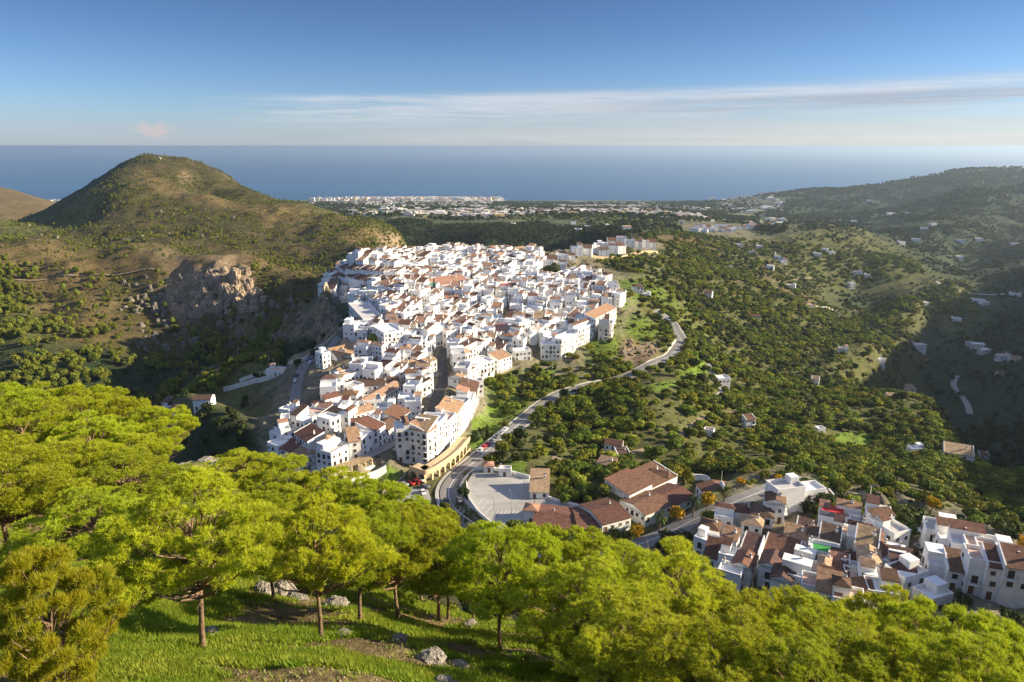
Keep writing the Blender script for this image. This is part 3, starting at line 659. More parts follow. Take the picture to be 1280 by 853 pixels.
# ------------------------------------------------------------------ building kit
M_WHITE=mat('limewash',(.82,.81,.79),rough=.9,var=.10,scale=.6,bump=.15,bscale=3)
M_WHITE2=mat('limewash_weathered',(.70,.67,.61),rough=.9,var=.16,scale=.5)
M_CREAM=mat('ochre_render',(.62,.46,.27),rough=.9,var=.12,scale=.5)
M_TO=mat('orange_tiles',(.33,.19,.12),rough=.9,var=.35,scale=.9,objvar=.22)
M_TB=mat('brown_tiles',(.145,.075,.048),rough=.9,var=.35,scale=.9,objvar=.22)
M_TD=mat('dark_tiles',(.11,.065,.05),rough=.9,var=.35,scale=.9,objvar=.2)
M_TT=mat('tan_tiles',(.36,.24,.15),rough=.9,var=.35,scale=.9,objvar=.2)
M_TERR=mat('terrace_tiles',(.55,.40,.31),rough=.8,var=.2,scale=1.5,objvar=.2)
M_GREY=mat('grey_terrace',(.50,.48,.46),rough=.85,var=.15,scale=.6,objvar=.15)
M_GLASS=mat('dark_panes',(.035,.035,.04),rough=.2,spec=.5)
M_WOOD=mat('brown_shutters',(.14,.07,.035),rough=.7)
M_RED=mat('red_cover',(.55,.04,.03),rough=.6); M_GREEN=mat('green_turf',(.05,.30,.07),rough=.9); M_BLUE=mat('blue_water',(.05,.35,.55),rough=.1)
M_STONE=mat('rubble_stone',(.33,.28,.21),rough=.95,var=.35,scale=1.2,bump=.8,bscale=3)
M_CONC=mat('pale_concrete',(.44,.42,.39),rough=.9,var=.15,scale=.2)
M_IRON=mat('dark_iron',(.03,.03,.03),rough=.5)
M_STEEL=mat('galvanised_steel',(.45,.45,.45),rough=.4,metallic=.6)
def _win(w,h,sh):
    b=MB(); b.box(-w/2,w/2,-.05,.02,0,h,M_GLASS); b.box(-w/2-.08,-w/2,-.08,.02,-.02,h+.06,sh); b.box(w/2,w/2+.08,-.08,.02,-.02,h+.06,sh); b.box(-w/2,w/2,-.08,.02,h,h+.06,sh); b.box(-.04,.04,-.07,.0,0,h,sh); b.box(-w/2-.14,w/2+.14,-.16,.02,-.12,-.02,M_WHITE)
    return b.mesh('window')
WIN=[_win(1.0,1.25,M_WOOD),_win(.8,1.0,M_WOOD),_win(1.1,1.9,M_WOOD),_win(.9,1.2,M_WHITE2)]
b=MB(); b.box(-.55,.55,-.06,.02,0,2.15,M_WOOD); b.box(-.65,-.55,-.1,.02,0,2.25,M_WHITE2); b.box(.55,.65,-.1,.02,0,2.25,M_WHITE2); b.box(-.55,.55,-.1,.02,2.15,2.25,M_WHITE2); DOOR=b.mesh('door')
b=MB(); b.box(-.4,.4,-.4,.4,0,.12,M_WHITE); b.box(-.28,.28,-.28,.28,-.9,1.0,M_WHITE); b.box(-.36,.36,-.36,.36,1.0,1.1,M_TB); b.box(-.2,.2,-.2,.2,1.1,1.3,M_WHITE2); CHIM=b.mesh('chimney')
def _balc(w):
    b=MB(); b.box(-w/2,w/2,-1.0,0,-.15,0,M_WHITE); 
    for z in (.5,1.0): b.box(-w/2,w/2,-1.0,-.96,z-.03,z,M_IRON)
    n=int(w/.3)
    for i in range(n+1): x=-w/2+.02+(w-.04)*i/n; b.box(x-.015,x+.015,-.99,-.96,0,1.0,M_IRON)
    for sx in (-1,1): b.box(min(sx*w/2,sx*(w/2-.04)),max(sx*w/2,sx*(w/2-.04)),-1.0,0,.94,1.0,M_IRON)
    return b.mesh('balcony')
BALC=_balc(2.4)
b=MB(); b.box(-1.3,1.3,-1.3,1.3,0,.06,M_GREEN); COURTM=None

FOOT=[]   # x,y,cos,sin,hw,hd,ztop
def inside_any(x,y,z,skip):
    if not FOOT: return False
    F=np.array(FOOT); dx=x-F[:,0]; dy=y-F[:,1]; lx=dx*F[:,2]+dy*F[:,3]; ly=-dx*F[:,3]+dy*F[:,2]
    k=(abs(lx)<F[:,4])&(abs(ly)<F[:,5])&(F[:,6]>z+.3); 
    if skip is not None: k[skip]=False
    return bool(k.any())
HOUSES=[]
def roof_geo(b, kind, x0,x1,y0,y1,z, tm, ov=.35, pitch=.36, along='x', pg=False):
    if pg and kind=='shed': x0,x1,ov_x=x0,x1,0
    """pitched roofs over a rectangle; writes tiles and gable walls"""
    if kind=='shed':
        ox=-.27 if pg else ov; X0,X1,Y0,Y1=x0-ox,x1+ox,y0-ov,y1+ov; h=(Y1-Y0)*pitch*.8; t=.16
        b.add([(X0,Y0,z),(X1,Y0,z),(X1,Y1,z+h),(X0,Y1,z+h),(X0,Y0,z-t),(X1,Y0,z-t),(X1,Y1,z+h-t),(X0,Y1,z+h-t)],[(0,1,2,3),(7,6,5,4),(0,4,5,1),(1,5,6,2),(2,6,7,3),(3,7,4,0)],tm)
        if pg:
            for xa,xb in ((x0-.02,x0+.28),(x1-.28,x1+.02)):
                g0=z+.28+ov*pitch*.8; g1=g0+(y1-y0)*pitch*.8
                b.add([(xa,y0-.02,z-1),(xb,y0-.02,z-1),(xb,y1+.02,z-1),(xa,y1+.02,z-1),(xa,y0-.02,g0),(xb,y0-.02,g0),(xb,y1+.02,g1),(xa,y1+.02,g1)],[(4,5,6,7),(0,1,5,4),(1,2,6,5),(2,3,7,6),(3,0,4,7)],M_WHITE)
        hh=(y1-y0)*pitch*.8; zz=z-t+ov*pitch*.8-.02
        b.add([(x0,y0,z-1),(x1,y0,z-1),(x1,y1,z-1),(x0,y1,z-1),(x0,y0,zz),(x1,y0,zz),(x1,y1,zz+hh),(x0,y1,zz+hh)],[(1,2,6,5),(3,0,4,7),(2,3,7,6)],M_WHITE)
        return z+h
    if kind=='gable':
        if along=='y':
            rot=lambda p:(p[1],p[0],p[2]); X0,X1,Y0,Y1=y0-ov*.4,y1+ov*.4,x0-ov,x1+ov; gx0,gx1,gy0,gy1=y0,y1,x0,x1
        else:
            rot=lambda p:p; X0,X1,Y0,Y1=x0-ov*.4,x1+ov*.4,y0-ov,y1+ov; gx0,gx1,gy0,gy1=x0,x1,y0,y1
        ym=(Y0+Y1)/2; h=(Y1-Y0)/2*pitch*1.1; t=.16
        vs=[(X0,Y0,z),(X1,Y0,z),(X1,ym,z+h),(X0,ym,z+h),(X1,Y1,z),(X0,Y1,z)]; vs+= [(p[0],p[1],p[2]-t) for p in vs]
        b.add([rot(p) for p in vs],[(0,1,2,3),(3,2,4,5),(6,9,8,7),(9,11,10,8),(0,6,7,1),(1,7,8,2),(2,8,10,4),(4,10,11,5),(5,11,9,3),(3,9,6,0)],tm)
        hg=(gy1-gy0)/2*pitch*1.1; zz=z-t-.02+ov*pitch
        vs=[(gx0,gy0,zz),(gx0,gy1,zz),(gx0,ym,zz+hg),(gx1,gy0,zz),(gx1,gy1,zz),(gx1,ym,zz+hg),(gx0,gy0,z-1),(gx0,gy1,z-1),(gx1,gy0,z-1),(gx1,gy1,z-1)]
        b.add([rot(p) for p in vs],[(6,0,2,1,7),(8,9,4,5,3)],M_WHITE)
        return z+h
    if kind=='hip':
        X0,X1,Y0,Y1=x0-ov,x1+ov,y0-ov,y1+ov; w=X1-X0; d=Y1-Y0; h=min(w,d)/2*pitch*1.2; t=.14
        if w>=d: r0=(X0+d/2,(Y0+Y1)/2,z+h); r1=(X1-d/2,(Y0+Y1)/2,z+h); fs=[(0,1,5,4),(2,3,4,5),(1,2,5),(3,0,4)]
        else: r0=((X0+X1)/2,Y0+w/2,z+h); r1=((X0+X1)/2,Y1-w/2,z+h); fs=[(0,1,4),(1,2,5,4),(2,3,5),(3,0,4,5)]
        b.add([(X0,Y0,z),(X1,Y0,z),(X1,Y1,z),(X0,Y1,z),r0,r1],fs,tm); b.box(X0,X1,Y0,Y1,z-t,z-.005,tm)
        return z+h
def parapet(b,x0,x1,y0,y1,z,h,m,t=.25):
    b.box(x0,x1,y0,y0+t,z,z+h,m); b.box(x0,x1,y1-t,y1,z,z+h,m); b.box(x0,x0+t,y0+t,y1-t,z,z+h,m); b.box(x1-t,x1,y0+t,y1-t,z,z+h,m)
TM={'orange':M_TO,'brown':M_TB,'dark':M_TD,'tan':M_TT}
RN={'flat':'flat white roof terrace','loft':'roof terrace and small tiled loft'}
def house_geo(w,d,hz,base,roof,tile,rr,wm=None,name='house'):
    """returns wall MB, roof MB, top height, chimney spot. local: x across, y back, z up; front at y=-d/2"""
    wm=wm or M_WHITE
    wb=MB(); rb=MB(); x0,x1,y0,y1=-w/2,w/2,-d/2,d/2
    wb.box(x0,x1,y0,y1,base,hz,wm,bottom=False); ch=None
    tm=TM.get(tile,M_TB); fl=rr.choice([M_WHITE,M_TERR,M_WHITE,M_GREY,M_WHITE])
    if roof=='flat':
        parapet(wb,x0,x1,y0,y1,hz,.9,wm); rb.box(x0+.25,x1-.25,y0+.25,y1-.25,hz+.01,hz+.06,fl,bottom=False)
        if w>5 and rr.random()<.6:
            a=rr.uniform(1.2,1.7); sx=rr.choice([-1,1]); cx=sx*(w/2-a-.02); cy=d/2-a-.02
            wb.box(cx-a,cx+a,cy-a,cy+a,hz+.06,hz+2.4,wm,bottom=False)
            if rr.random()<.6: roof_geo(rb,'shed',cx-a,cx+a,cy-a,cy+a,hz+2.55,tm,ov=.2)
        top=hz+.9; ch=(-w/2+.7,d/2-.7,hz+.9)
    elif roof=='loft':
        parapet(wb,x0,x1,y0,y1,hz,.85,wm); rb.box(x0+.25,x1-.25,y0+.25,y1-.25,hz+.01,hz+.05,fl,bottom=False)
        f=rr.uniform(.35,.55)
        if rr.random()<.5: a=(x0+.02,x1-.02,y1-.02-d*f,y1-.02)
        else:
            sx=rr.choice([-1,1]); a=((x0+.02,x0+.02+w*f) if sx<0 else (x1-.02-w*f,x1-.02))+(y0+.02 if rr.random()<.4 else y0+d*.35,y1-.02)
        wb.box(a[0],a[1],a[2],a[3],hz+.05,hz+2.6,wm,bottom=False)
        k=rr.choice(['shed','shed','gable','hip','slab','slab']); top=roof_geo(rb,k,a[0],a[1],a[2],a[3],hz+2.78,tm,ov=.25) if k!='slab' else (rb.box(a[0]-.1,a[1]+.1,a[2]-.1,a[3]+.1,hz+2.605,hz+2.85,M_WHITE) or hz+2.85); ch=((a[0]+a[1])/2+.8,a[3]-.5,top)
    else:
        along='x' if w>=d else 'y'
        top=roof_geo(rb,roof,x0,x1,y0,y1,hz+.17,tm,along='x' if name=='hall' else along,pitch=.19 if name=='hall' else .36,pg=(roof=='shed' and rr.random()<.6))
        ch=(w*.25,d*.1,top-.3)
    return wb,rb,top,ch
def add_windows(root,w,d,floors,fh,z0,rr,x,y,rz,skip,faces='frlb',dens=1.0,balc=.12,door=True,big=False,front=None):
    c,s_=math.cos(rz),math.sin(rz)
    specs={'f':(w,0,-d/2,0),'r':(d,w/2,0,math.pi/2),'b':(w,0,d/2,math.pi),'l':(d,-w/2,0,-math.pi/2)}
    dr=False
    for k in faces:
        L_,ox,oy,a=specs[k]; nx,ny=math.sin(a),-math.cos(a)         # local outward normal
        wn=(nx*c-ny*s_,nx*s_+ny*c)
        vx,vy=-x,-y; vl=math.hypot(vx,vy)
        if (wn[0]*vx+wn[1]*vy)/vl<-.15: continue
        n=max(1,int((L_-.8)/2.3)); 
        for fl in range(floors):
            zf=fl*fh
            for i in range(n):
                if rr.random()>(.82*dens if k!='b' else .4): continue
                t=-L_/2+L_*(i+.5)/n+rr.uniform(-.2,.2)
                lx,ly=ox+t*math.cos(a)+nx*.03, oy+t*math.sin(a)+ny*.03
                wx=x+lx*c-ly*s_+wn[0]*.6; wy=y+lx*s_+ly*c+wn[1]*.6
                g=float(H(wx,wy)); zw=z0+zf
                if zw+1.0<g or inside_any(wx,wy,zw+1.2,skip): continue
                if (not dr) and door and fl==0 or (zw<g+.7 and zw>g-.9 and rr.random()<.35 and door):
                    o=link('door',DOOR,root,(lx,ly,max(0,g-z0)+.02 if fl else max(zf+.02,min(zf+.5,g-z0))),a); dr=True; continue
                m=WIN[0 if big else rr.choice([0,1,1,2,3])] if rr.random()<.9 else WIN[2]
                zoff=.9 if m!=WIN[2] else .25
                link('window',m,root,(lx,ly,zf+zoff),a)
                if m==WIN[2] and fl>0 and rr.random()<balc*4: link('balcony',BALC,root,(lx,ly,zf+.15),a)
def house(x,y,w,d,floors,rz,roof,tile,seed,z0=None,fh=2.85,name='house',windows=True,faces='frlb',dens=1.0,wm=None,balc=.12,chim=True,parts=True,door=True,extra=0):
    rr=random.Random(seed); c,s_=math.cos(rz),math.sin(rz)
    cs=[(x+a*w/2*c-b_*d/2*s_,y+a*w/2*s_+b_*d/2*c) for a in (-1,1) for b_ in (-1,1)]
    g=[float(H(*p)) for p in cs]; 
    if z0 is None: z0=min(g)*.55+max(g)*.45
    base=min(g)-z0-1.2; hz=floors*fh+extra
    wb,rb,top,ch=house_geo(w,d,hz,min(base,-.5),roof,tile,rr,wm,name)
    FOOT.append((x,y,c,s_,w/2,d/2,z0+hz)); idx=len(FOOT)-1
    rec=dict(x=x,y=y,z=z0,rz=rz,w=w,d=d,hz=hz,top=top,wb=wb,rb=rb,ch=ch,rr=rr,floors=floors,fh=fh,idx=idx,roof=roof,tile=tile,name=name,windows=windows,faces=faces,dens=dens,balc=balc,chim=chim,door=door,base=base)
    HOUSES.append(rec); return rec
def realise(r):
    o=empty(r['name'],(r['x'],r['y'],r['z']),r['rz']); r['obj']=o
    link('wall',r['wb'].mesh('house_wall'),o)
    rf=link('roof',r['rb'].mesh('house_roof'),o)
    if r['chim'] and r['ch'] and r['rr'].random()<.6:
        chx,chy,chz=r['ch']; link('chimney',CHIM,rf,(chx,chy,chz-.25))
    if r['windows']:
        lo=-int(max(0,-r['base']-1.2)//r['fh'])
        add_windows(o,r['w'],r['d'],r['floors'],r['fh'],r['z'],r['rr'],r['x'],r['y'],r['rz'],r['idx'],r['faces'],r['dens'],r['balc'],r['door'])
    return o
ORD=['first','second','third','fourth','fifth','sixth','seventh','eighth','ninth','tenth','eleventh','twelfth','thirteenth','fourteenth','fifteenth','sixteenth','seventeenth','eighteenth','nineteenth','twentieth']
def ordw(i): return ORD[i] if i<20 else ('twenty-'+ORD[i-20] if i<29 else ('thirtieth' if i==29 else 'thirty-'+ORD[i-30] if i<39 else 'number %d'%(i+1)))
def label_by_landmark(items, landmarks, fmt, sectors=('beyond','below','on the hill side of','on the valley side of')):
    """items: (obj, worldpos, classword). Counts outwards from a landmark one can find, in one direction, within one look."""
    buckets={}
    for o,p,cl in items:
        u,v,_=project(*p)
        k=min(landmarks,key=lambda q:math.hypot(u-q[1],(v-q[2])*1.6)); du,dv=u-k[1],(v-k[2])*1.6
        sct=(sectors[0] if dv<0 else sectors[1]) if abs(dv)>abs(du) else (sectors[2] if du<0 else sectors[3])
        buckets.setdefault((k[0],sct,cl),[]).append((math.hypot(du,dv),o))
    for (lm,sct,cl),lst in buckets.items():
        lst.sort(key=lambda t:t[0])
        for i,(_,o) in enumerate(lst):
            o['label']=fmt.format(ord=ordw(i),cl=cl,rel=sct+' '+lm) if len(lst)>1 else fmt.replace('{ord} ','').format(cl=cl,rel=sct+' '+lm)
# ------------------------------------------------------------------ the village on its ridge
def W(u,v,lo=60): return P2(u,v,lo)
VPOLY=[(338,580),(340,535),(362,528),(384,520),(405,505),(425,488),(420,478),(400,480),(402,455),(425,435),(452,405),(436,385),(440,372),(404,366),(402,355),(425,340),(480,322),(545,318),(600,317),(674,318),(680,332),(665,345),(700,352),(735,345),(768,365),(782,378),(760,400),(772,418),(735,436),(705,446),(680,454),(640,448),(618,458),(590,466),(590,478),(600,500),(598,520),(575,530),(560,525),(540,540),(515,560),(470,585),(440,590),(400,596),(350,596)]
VXY=[W(u,v)[:2] for u,v in VPOLY]
def in_poly(x,y,P_):
    c=False; n=len(P_)
    for i in range(n):
        x1,y1=P_[i];x2,y2=P_[(i+1)%n]
        if (y1>y)!=(y2>y) and x<(x2-x1)*(y-y1)/(y2-y1)+x1: c=not c
    return c
BLOCK=[]   # circles that stay open: x,y,r
def hseg(u0,v0,u1,v1,d,floors,roof,tile,label,side=1,**k):
    """a house whose front foot runs between two ground pixels; side: depth lies to the far side"""
    a=W(u0,v0); b_=W(u1,v1); rz=math.atan2(b_[1]-a[1],b_[0]-a[0]); w=math.hypot(b_[0]-a[0],b_[1]-a[1])
    nx,ny=-math.sin(rz),math.cos(rz)
    if ny<0 and side>0 or ny>0 and side<0: nx,ny=-nx,-ny
    x=(a[0]+b_[0])/2+nx*d/2; y=(a[1]+b_[1])/2+ny*d/2
    if nx*-math.sin(rz)+ny*math.cos(rz)<0: rz+=math.pi
    r=house(x,y,w,d,floors,rz,roof,tile,len(HOUSES)*7+5,**k); r['label']=label; r['group']='white houses of the hill village'; return r
def hpt(u,v,w,d,floors,deg,roof,tile,label,group='white houses of the hill village',**k):
    x,y,_=W(u,v); rz=R_(deg); x+= -math.sin(rz)*d/2; y+=math.cos(rz)*d/2
    r=house(x,y,w,d,floors,rz,roof,tile,len(HOUSES)*7+5,**k); r['label']=label; r['group']=group; return r
# --- five-storey row standing over the arcade, stepping up the curve of the hill
c=[(497,575),(514,580),(535,583),(548,574),(560,562),(571,550),(581,538),(589,526),(595,513),(599,499)]
cw=[W(*p) for p in c]
labs=['five-storey white block with stacked arched balconies at the low corner of the terrace row','white block with a tall blank gable, next after the corner block of the terrace row','third block of the five-storey terrace row, narrow with a brown mono-pitch roof','fourth block of the five-storey terrace row, with small square balconies','fifth block of the terrace row, one storey lower than the fourth','sixth block of the terrace row, white gable above the green slope','seventh block of the terrace row, cream terrace on top','eighth block of the terrace row, above the green slope where it curves','last block of the terrace row before the hillside scrub']
for i in range(9):
    a,b_=cw[i],cw[i+1]; rz=math.atan2(b_[1]-a[1],b_[0]-a[0]); w=math.hypot(b_[0]-a[0],b_[1]-a[1])+.0
    d=[9,10,9,10,9,9,10,9,9][i]; x=(a[0]+b_[0])/2-math.sin(rz)*d/2; y=(a[1]+b_[1])/2+math.cos(rz)*d/2
    r=house(x,y,w-.02,d,[5,5,5,5,4,4,4,3,3][i],rz,['loft','shed','shed','loft','flat','shed','flat','loft','shed'][i],['brown','tan','orange','brown','tan','orange','brown','orange','brown'][i],300+i,name='apartment_building',balc=.9,extra=[0,.6,0,1,0,.8,0,.6,0][i],fh=2.8)
    r['label']=labs[i]; r['group']='terrace row above the arcade wall'
# --- lower quarter, by hand
hseg(397,592,416,597,11,3,'flat','brown','corner house with three storeys of brown windows below a hexagonal roof turret')
hseg(416,597,437,583,9,3,'loft','orange','three-storey house with a plant-filled terrace, joined to the turret house')
hseg(438,580,452,572,9,3,'shed','orange','orange-roofed house next along the shaded street from the plant-filled terrace')
hseg(453,571,467,563,9,3,'flat','brown','house with blue doors on the shaded street above the pergola')
hseg(468,562,483,555,9,3,'shed','brown','house with a long iron balcony half way along the shaded street')
hseg(484,554,500,546,9,2,'gable','dark','dark-roofed low house near the top of the shaded street')
hseg(501,545,514,538,8,3,'shed','brown','tall narrow house where the shaded street meets the dark curving street')
hseg(380,531,398,536,8,2,'flat','brown','white house with a row of small windows under the stone ramp')
hseg(399,536,421,541,8,2,'shed','dark','white house with dark mono-pitch roof beside the stone ramp')
hseg(423,541,437,540,8,3,'loft','brown','white house with brown balcony doors between the ramp and the tan roof')
hseg(397,523,412,523,7,2,'gable','orange','house with a faded red tiled gable just above the small window row')
hseg(412,520,432,520,7,2,'loft','brown','house with brown pergola terrace next to the faded red gable')
hseg(455,517,478,517,9,2,'flat','brown','low white house against the end of the long tan roof')
r=hseg(462,520,504,496,9,2,'gable','tan','long two-storey house under one tan gable roof')
hseg(432,497,500,494,6,2,'shed','dark','long grey-brown galleried house behind the cypress court')
hseg(440,553,470,548,8,2,'shed','brown','white house with a wide brown roof in the middle of the lower quarter')
hseg(446,538,470,534,8,3,'gable','tan','tan-roofed three-storey house below the long tan roof')
for i,(u0,v0,u1,v1,fl,rf,tl,lb) in enumerate([(338,558,352,560,2,'loft','brown','white house at the outer corner of the west lane, over the gorge'),(336,576,350,580,2,'flat','brown','lowest white house of the west lane, with a rounded terrace'),(353,560,366,563,3,'loft','orange','house with a brick coloured loft in the middle of the west lane'),(366,590,378,594,2,'gable','tan','house with a mossy tan gable at the low end of the west lane'),(352,582,366,588,2,'shed','brown','house with a brown roof tucked behind the mossy gable'),(370,570,386,573,3,'shed','brown','house with two brown roof slopes beside the stepped lane'),(352,540,364,541,2,'flat','brown','flat-roofed white house above the west lane'),(366,549,382,552,3,'loft','dark','dark-lofted house at the top of the stepped lane'),(350,528,362,527,2,'flat','orange','small white house at the head of the west lane by the bend'),(364,527,380,529,1,'gable','orange','low house with dull red roof at the head of the stepped lane')]):
    hseg(u0,v0,u1,v1,8,fl,rf,tl,lb)
# school and civic buildings
hseg(402,452,421,452,26,1,'gable','orange','long low white school building under a long orange roof',faces='fr',extra=1.2)
hseg(423,446,432,444,24,1,'gable','orange','second school wing with an orange roof behind the long one',extra=.6)
hseg(440,478,466,478,14,3,'flat','brown','big plain white house with a red cover on its roof edge')
hseg(543,365,587,365,14,2,'shed','orange','wide public building with a red-brown strip roof beside the cypress',extra=1)
hseg(559,384,576,384,10,2,'gable','orange','orange-roofed hall just below the wide public building')
hseg(602,388,623,388,12,3,'flat','brown','plain white cube with one clean parapet below the yellow-green tree')
hseg(466,434,481,440,13,4,'flat','tan','tall blank white house beside the round tree of the parking court')
hseg(437,405,455,415,14,4,'flat','brown','blank white house at the edge of the gorge above the school')
# blue-shaded rows at the foot of the hill
for i in range(15):
    u=405+i*9.2; 
    rr_=hseg(u,364-(i*.5),u+9,364-(i+1)*.5,9,2,'shed','brown',None)
for i in range(14):
    u=424+i*8.6; hseg(u,350-i*.3,u+8.4,350-(i+1)*.3,9,2,'shed','brown',None)
for i in range(9):
    u=470+i*8; hseg(u,337,u+7.8,337,8,2,'loft','dark',None)
# upper right edge facades
for a in [(596,470,618,476,9,3),(622,470,640,462,8,3),(676,450,700,451,9,3),(702,449,722,436,8,4),(722,435,742,424,8,4),(742,423,770,404,8,4),(644,452,664,452,7,2),(640,440,654,445,7,3)]:
    hseg(*a[:4],a[4],a[5],random.choice(['loft','shed','flat']),random.choice(['brown','orange']),None)
CUSTOM=len(HOUSES)
OPEN=[(690,338,15),(611,370,9),(589,366,3),(470,436,9),(547,372,6),(523,374,6),(541,392,9),(640,360,6),(625,355,5),(632,400,7),(712,395,5),(497,520,7),(480,512,8),(426,455,5),(600,452,5),(450,462,12),(430,470,12),(650,345,8)]
for u,v,rad in OPEN: x,y,_=W(u,v); BLOCK.append((x,y,rad))
def blocked(x,y,w,d):
    for n_,(c_,z_,rw) in ROADS.items():
        if n_ in('main','left','street','lane','alley','spur'):
            if np.min((c_[:,0]-x)**2+(c_[:,1]-y)**2)<(rw+min(w,d)*.5+.2)**2: return True
    for bx,by,br in BLOCK:
        if (bx-x)**2+(by-y)**2<(br+2)**2: return True
    for f_ in FOOT[:CUSTOM]:
        dx,dy=x-f_[0],y-f_[1]; lx=dx*f_[2]+dy*f_[3]; ly=-dx*f_[3]+dy*f_[2]
        if abs(lx)<f_[4]+w*.40 and abs(ly)<f_[5]+d*.40: return True
    return False
rr=random.Random(4)
def warp(p,q):
    x=p; y=q
    wx=float(fbm(np.array(x/150.),np.array(y/190.),91,2))*70; wy=float(fbm(np.array(x/170.+9),np.array(y/150.),92,2))*60
    a=R_(-24); X=x*math.cos(a)-y*math.sin(a); Y=x*math.sin(a)+y*math.cos(a)
    return X+wx,Y+wy+480
cands=[]
q=-420
rowk=0
while q<480:
    for side in (0,1):
        qq=q+side*8.0; p=-420
        while p<420:
            w=rr.uniform(5.2,8.5) if rr.random()<.6 else rr.uniform(8.5,13); pc=p+w/2; p+=w+(rr.uniform(2,3.2) if rr.random()<.13 else 0.03)
            # rows run along q here: houses lie side by side going away from the viewer
            x,y=warp(qq+rr.uniform(-.5,.5),pc); x2,y2=warp(qq,pc+1.0)
            if y<200 or y>900: continue
            if not in_poly(x,y,VXY): continue
            ang=math.atan2(y2-y,x2-x)-math.pi/2
            d=rr.uniform(7.3,8.3)
            cands.append((x,y,d,w-.05,ang))
    q+=16.0+rr.choice([2.2,3.2,1.6])
print('cands',len(cands))
for (x,y,w,d,ang) in cands:
    if blocked(x,y,w,d): continue
    fl=rr.choices([2,3,4],[.5,.4,.1])[0]
    if y>560: fl=rr.choice([2,2,3])
    roof=rr.choices(['flat','loft','shed','gable','hip'],[.50,.33,.10,.04,.03] if y>350 else [.40,.34,.15,.06,.05])[0]
    tile=rr.choices(['orange','brown','dark','tan'],[.34,.28,.08,.30])[0]
    house(x,y,w,d,fl,ang+rr.uniform(-.06,.06),roof,tile,rr.randint(0,1<<30),extra=rr.uniform(0,1.4),wm=M_WHITE2 if rr.random()<.08 else None)
print('village houses',len(HOUSES))
VILLAGE_END=len(HOUSES)
